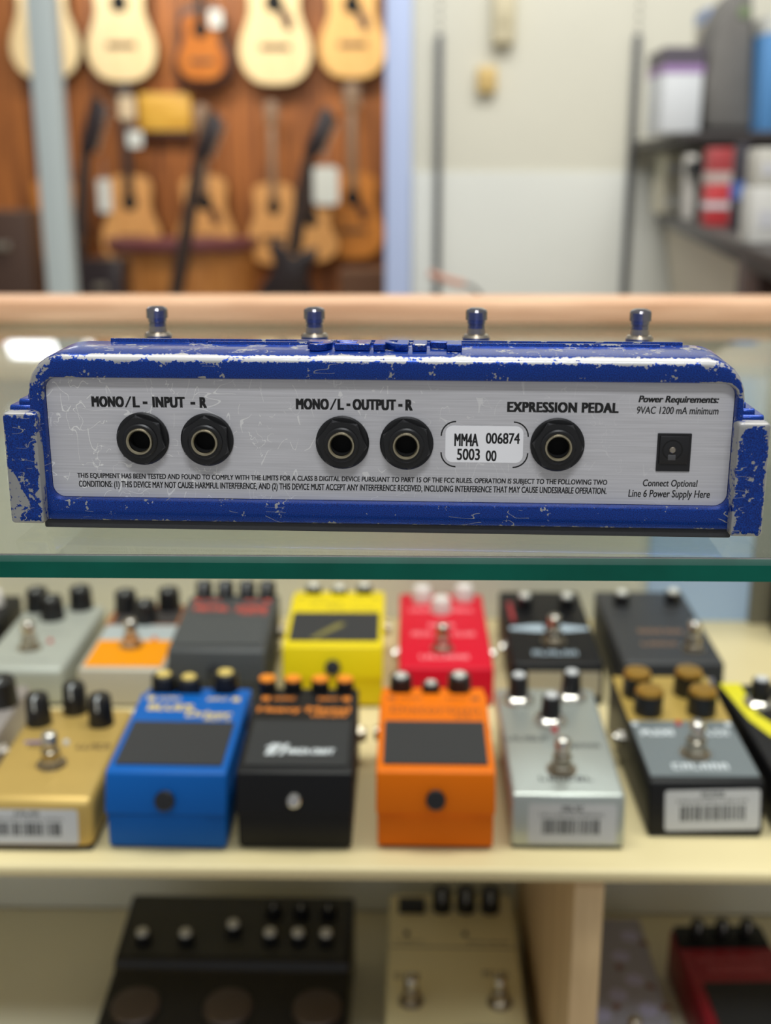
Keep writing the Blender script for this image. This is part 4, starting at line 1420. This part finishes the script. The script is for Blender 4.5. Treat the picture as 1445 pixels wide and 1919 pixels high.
MB(0.001).prism(rrect(-29, 25, 92, 128, 1), -.3, .8, 'z', M=T).build('knob_plate', mat('dark_face', (58, 54, 54), 0.5), t)
for kx, ky in ((-23, 122), (-1, 98), (13, 128)):
    knob(t, T, kx, ky, 'black', 1.1)
footswitch(t, T, -2, 48)
led(t, T, 14, 60, mat('orange_lens', (214, 110, 40), 0.35))
t = thing('red_effect_pedal', 'crimson pedal with three white dome knobs in the back row', 'effect pedal', (0.0320, 0.8290, Zs), R(0))
T = enclosure(t, 73, 160, 31, 35, mat('crimson_paint', (206, 14, 44), 0.45, spec=0.2), 2.4, 2)
for kx, ky in ((-17, 142), (20, 146), (-1, 116)):
    knob(t, T, kx, ky, 'white')
footswitch(t, T, -2, 38, .95)
tx = MB(0.001)
scribble(tx, -28, -8, 116, 124, 5, T); scribble(tx, 8, 28, 116, 124, 4, T); scribble(tx, -12, 10, 82, 90, 4, T)
scribble(tx, -26, -8, 64, 72, 4, T); scribble(tx, 8, 26, 64, 72, 4, T); scribble(tx, -20, 19, 18, 26, 8, T)
tx.build('printed_lettering', mat('pink_print', (246, 150, 160), 0.6), t)
jack(t, 36, 60, 18, 1); jack(t, -36, 60, 18, -1)
t = thing('black_effect_pedal', 'black pedal with a pale blue stripe behind the silver pedal', 'effect pedal', (0.1180, 0.8330, Zs))
T = enclosure(t, 70, 150, 33, 40, M_black_metal, 2.4, 3)
for kx, ky in ((-16, 112), (20, 112)):
    knob(t, T, kx, ky, 'dark_chrome', 1)
footswitch(t, T, 1, 44)
tx = MB(0.001)
tx.flat([(-32, 66), (-12, 62), (-4, 62), (-4, 76), (-12, 76), (-32, 71)], .08, T)
tx.flat([(32, 66), (12, 62), (4, 62), (4, 76), (12, 76), (32, 71)], .08, T)
scribble(tx, -18, 18, 18, 26, 6, T)
tx.build('printed_lettering', mat('pale_blue_print', (170, 186, 200), 0.6), t)
MB(0.001).box(-30, -26.5, 78, 122, 37.6, 39.4).build('red_mark', mat('dark_red_print', (150, 40, 48), 0.6), t)
jack(t, -34, 70, 18, -1); jack(t, 34, 66, 18, 1)
MB(0.001).prism(rrect(-24, 32, 5, 27, 1), .6, 1.4, 'y').build('price_sticker', mat('beige_label', (176, 168, 150), 0.6), t)
t = thing('charcoal_effect_pedal', 'charcoal pedal with bronze lettering behind the gold knobs', 'effect pedal', (0.2030, 0.8200, Zs), R(0))
T = enclosure(t, 76, 150, 40, 45, mat('charcoal_paint', (50, 51, 54), 0.5), 2.4, 3)
for kx, ky in ((-20, 118), (24, 122)):
    knob(t, T, kx, ky, 'dark_chrome', 1)
footswitch(t, T, 20, 30)
tx = MB(0.001)
scribble(tx, -16, 20, 58, 66, 5, T); scribble(tx, -18, 10, 34, 41, 5, T)
tx.build('printed_lettering', M_bronze_ink, t)
tx = MB(0.001); scribble(tx, -4, 10, 78, 82, 3, T); tx.build('small_lettering', M_grey_ink, t)
MB(0.001).prism(rrect(14, 30, 12, 28, 1), .6, 1.6, 'y').build('side_sticker', mat('lavender_label', (176, 174, 192), 0.6), t)
# slivers at both ends of the back row
t = thing('dark_red_effect_pedal', 'dark pedal with a red mark at the far end of the back row', 'effect pedal', (-0.3700, 0.8500, Zs))
T = enclosure(t, 66, 120, 34, 38, M_black_metal, 2.4, 3)
MB(0.001).prism(rrect(4, 26, 40, 60, 2), -.2, .3, 'z', M=T).build('red_mark', bpy.data.materials['dark_red_print'], t)
knob(t, T, 16, 96, 'white')
footswitch(t, T, -8, 30)
t = thing('black_case', 'tall black case at the end of the back row by the grey post', 'case', (0.3560, 0.955, Zs))
MB(0.001).box(-28, 28, 0, 45, 0, 90, 5, 3).build('body', M_black_metal, t)
MB(0.001).box(-26, 26, -1.2, 2, 60, 64, .5).build('seam_band', M_black_soft, t)

# ------------------------------------------------------------------ the lower shelf
t = thing('black_multi_pedal', 'wide black pedal with three round switches on the lower shelf', 'effect pedal', (-0.1330, 0.6900, ZD), R(-.4))
MB(0.001).prism([(0, 2), (0, 36), (84, 46), (88, 54), (156, 66), (160, 2)], -92, 92, 'x', 3, 3).build('body', mat('gloss_black_body', (28, 27, 28), 0.35), t)
MB(0.001).box(-88, 88, 4, 156, 0, 3).build('base_plate', M_black_soft, t)
T = Matrix.Translation((0, 88, 54.2)) @ Matrix.Rotation(math.atan2(12, 68), 4, 'X')
MB(0.001).prism(rrect(-86, 86, 3, 64, 2), -.5, .6, 'z', M=T).build('control_plate', mat('dark_olive_plate', (62, 62, 56), 0.5), t)
for kx in (-72, -38, -2):
    knob(t, T, kx, 16 if kx < -10 else 26, 'dark_chrome', 1)
for kx in (28, 50, 72):
    knob(t, T, kx, 18, 'dark_chrome', 1)
for kx in (28, 50, 72):
    knob(t, T, kx, 46, 'black', .8)
tx = MB(0.001)
for x0, x1 in ((-80, -46), (-40, -8), (-4, 18)):
    scribble(tx, x0, x1, 52, 56, 6, T, .7)
tx.build('printed_lettering', M_grey_ink, t)
T = Matrix.Translation((0, 0, 36.2)) @ Matrix.Rotation(math.atan2(10, 84), 4, 'X')
for kx in (-66, 3, 69):
    X = T @ Matrix.Translation((kx, 48, 0))
    MB(0.001).lathe([(0, 0), (18.5, 0), (18.5, 2.0), (17, 3.6), (11, 4.8), (0, 5.2)], 36, X).build('foot_button', mat('bronze_button', (96, 84, 76), 0.35, 0.6) if kx < 0 else bpy.data.materials['bronze_button'], t)
t = thing('cream_effect_pedal', 'cream two switch pedal on the lower shelf beside the divider', 'effect pedal', (0.0385, 0.6700, ZD), R(-.5))
T = enclosure(t, 104, 205, 40, 50, mat('cream_paint', (244, 232, 184), 0.5), 3.0, 3)
for kx in (-8, 12, 32):
    knob(t, T, kx, 185, 'black_tall', 1.1)
X = T @ Matrix.Translation((-33, 185, 0))
MB(0.001).box(-11, 11, -8, 8, 0, 5, 1, 2, X).build('display_window', M_black, t)
for kx in (-33, 33):
    footswitch(t, T, kx, 76, 1.0)
for kx in (-37, 10):
    led(t, T, kx, 152, M_black)
tx = MB(0.001)
tx.flat([(-50, 136), (50, 136), (50, 137.4), (-50, 137.4)], .08, T)
scribble(tx, -46, -26, 100, 106, 5, T); scribble(tx, 22, 44, 104, 110, 5, T); scribble(tx, 12, 46, 142, 145, 9, T); scribble(tx, -46, -22, 142, 145, 6, T)
tx.build('printed_lettering', mat('olive_print', (112, 104, 80), 0.6), t)
MB(0.001).prism(rrect(4, 40, 20, 52, 3), 0, .3, 'z', M=T).build('paper_label', mat('cream_label', (206, 198, 170), 0.6), t)
t = thing('floral_effect_pedal', 'pale lavender pedal with flower print beyond the divider', 'effect pedal', (0.1680, 0.7000, ZD), R(0))
T = enclosure(t, 66, 172, 28, 31, mat('lavender_paint', (160, 158, 172), 0.5), 3.0, 2)
fl = MB(0.001)
lf = MB(0.001)
rnd = random.Random(5)
for cx, cy in ((-14, 132), (8, 120), (-20, 98), (14, 92), (-2, 74), (20, 146), (18, 58), (-18, 52)):
    for k in range(5):
        a = k * 1.256 + cx
        fl.flat([(cx + 4.6 * math.cos(a) + 3.4 * math.cos(q), cy + 4.6 * math.sin(a) + 3.4 * math.sin(q)) for q in [i * .785 for i in range(8)]], .08 + .01 * k, T)
    a = rnd.random() * 6
    lf.flat([(cx + 9 * math.cos(a), cy + 9 * math.sin(a)), (cx + 13 * math.cos(a + .3), cy + 13 * math.sin(a + .3)), (cx + 19 * math.cos(a), cy + 19 * math.sin(a)), (cx + 13 * math.cos(a - .3), cy + 13 * math.sin(a - .3))], .07, T)
fl.build('flower_print', mat('violet_white_print', (190, 188, 226), 0.6), t)
lf.build('leaf_print', mat('brown_leaf_print', (128, 92, 72), 0.6), t)
footswitch(t, T, 0, 22)
t = thing('red_compact_pedal', 'dark red pedal with a black pad on the lower shelf', 'effect pedal', (0.2610, 0.7000, ZD), R(2.0))
MB(0.001).prism([(0, 1.5), (4, 38), (112, 46), (114, 40), (138, 44), (140, 1.5)], -38, 38, 'x', 2, 3).build('body', mat('dark_red_enamel', (150, 28, 44), 0.4), t)
MB(0.001).box(-36, 36, 110, 138, 36, 48, 2).build('knob_housing', M_black_metal, t)
T = Matrix.Translation((0, 4, 38)) @ Matrix.Rotation(math.atan2(8, 108), 4, 'X')
MB(0.001).prism(rrect(-29, 29, 6, 68, 2), -.4, 1.0, 'z', M=T).build('rubber_pad', M_pad_dark, t)
tx = MB(0.001); scribble(tx, -26, 26, 92, 96, 12, T); scribble(tx, -20, 24, 80, 86, 9, T)
tx.build('printed_lettering', mat('pale_red_print', (196, 96, 104), 0.6), t)
for kx in (-20, 0, 20):
    knob(t, Matrix.Translation((0, 0, 47)), kx, 124, 'black_tall', .8)
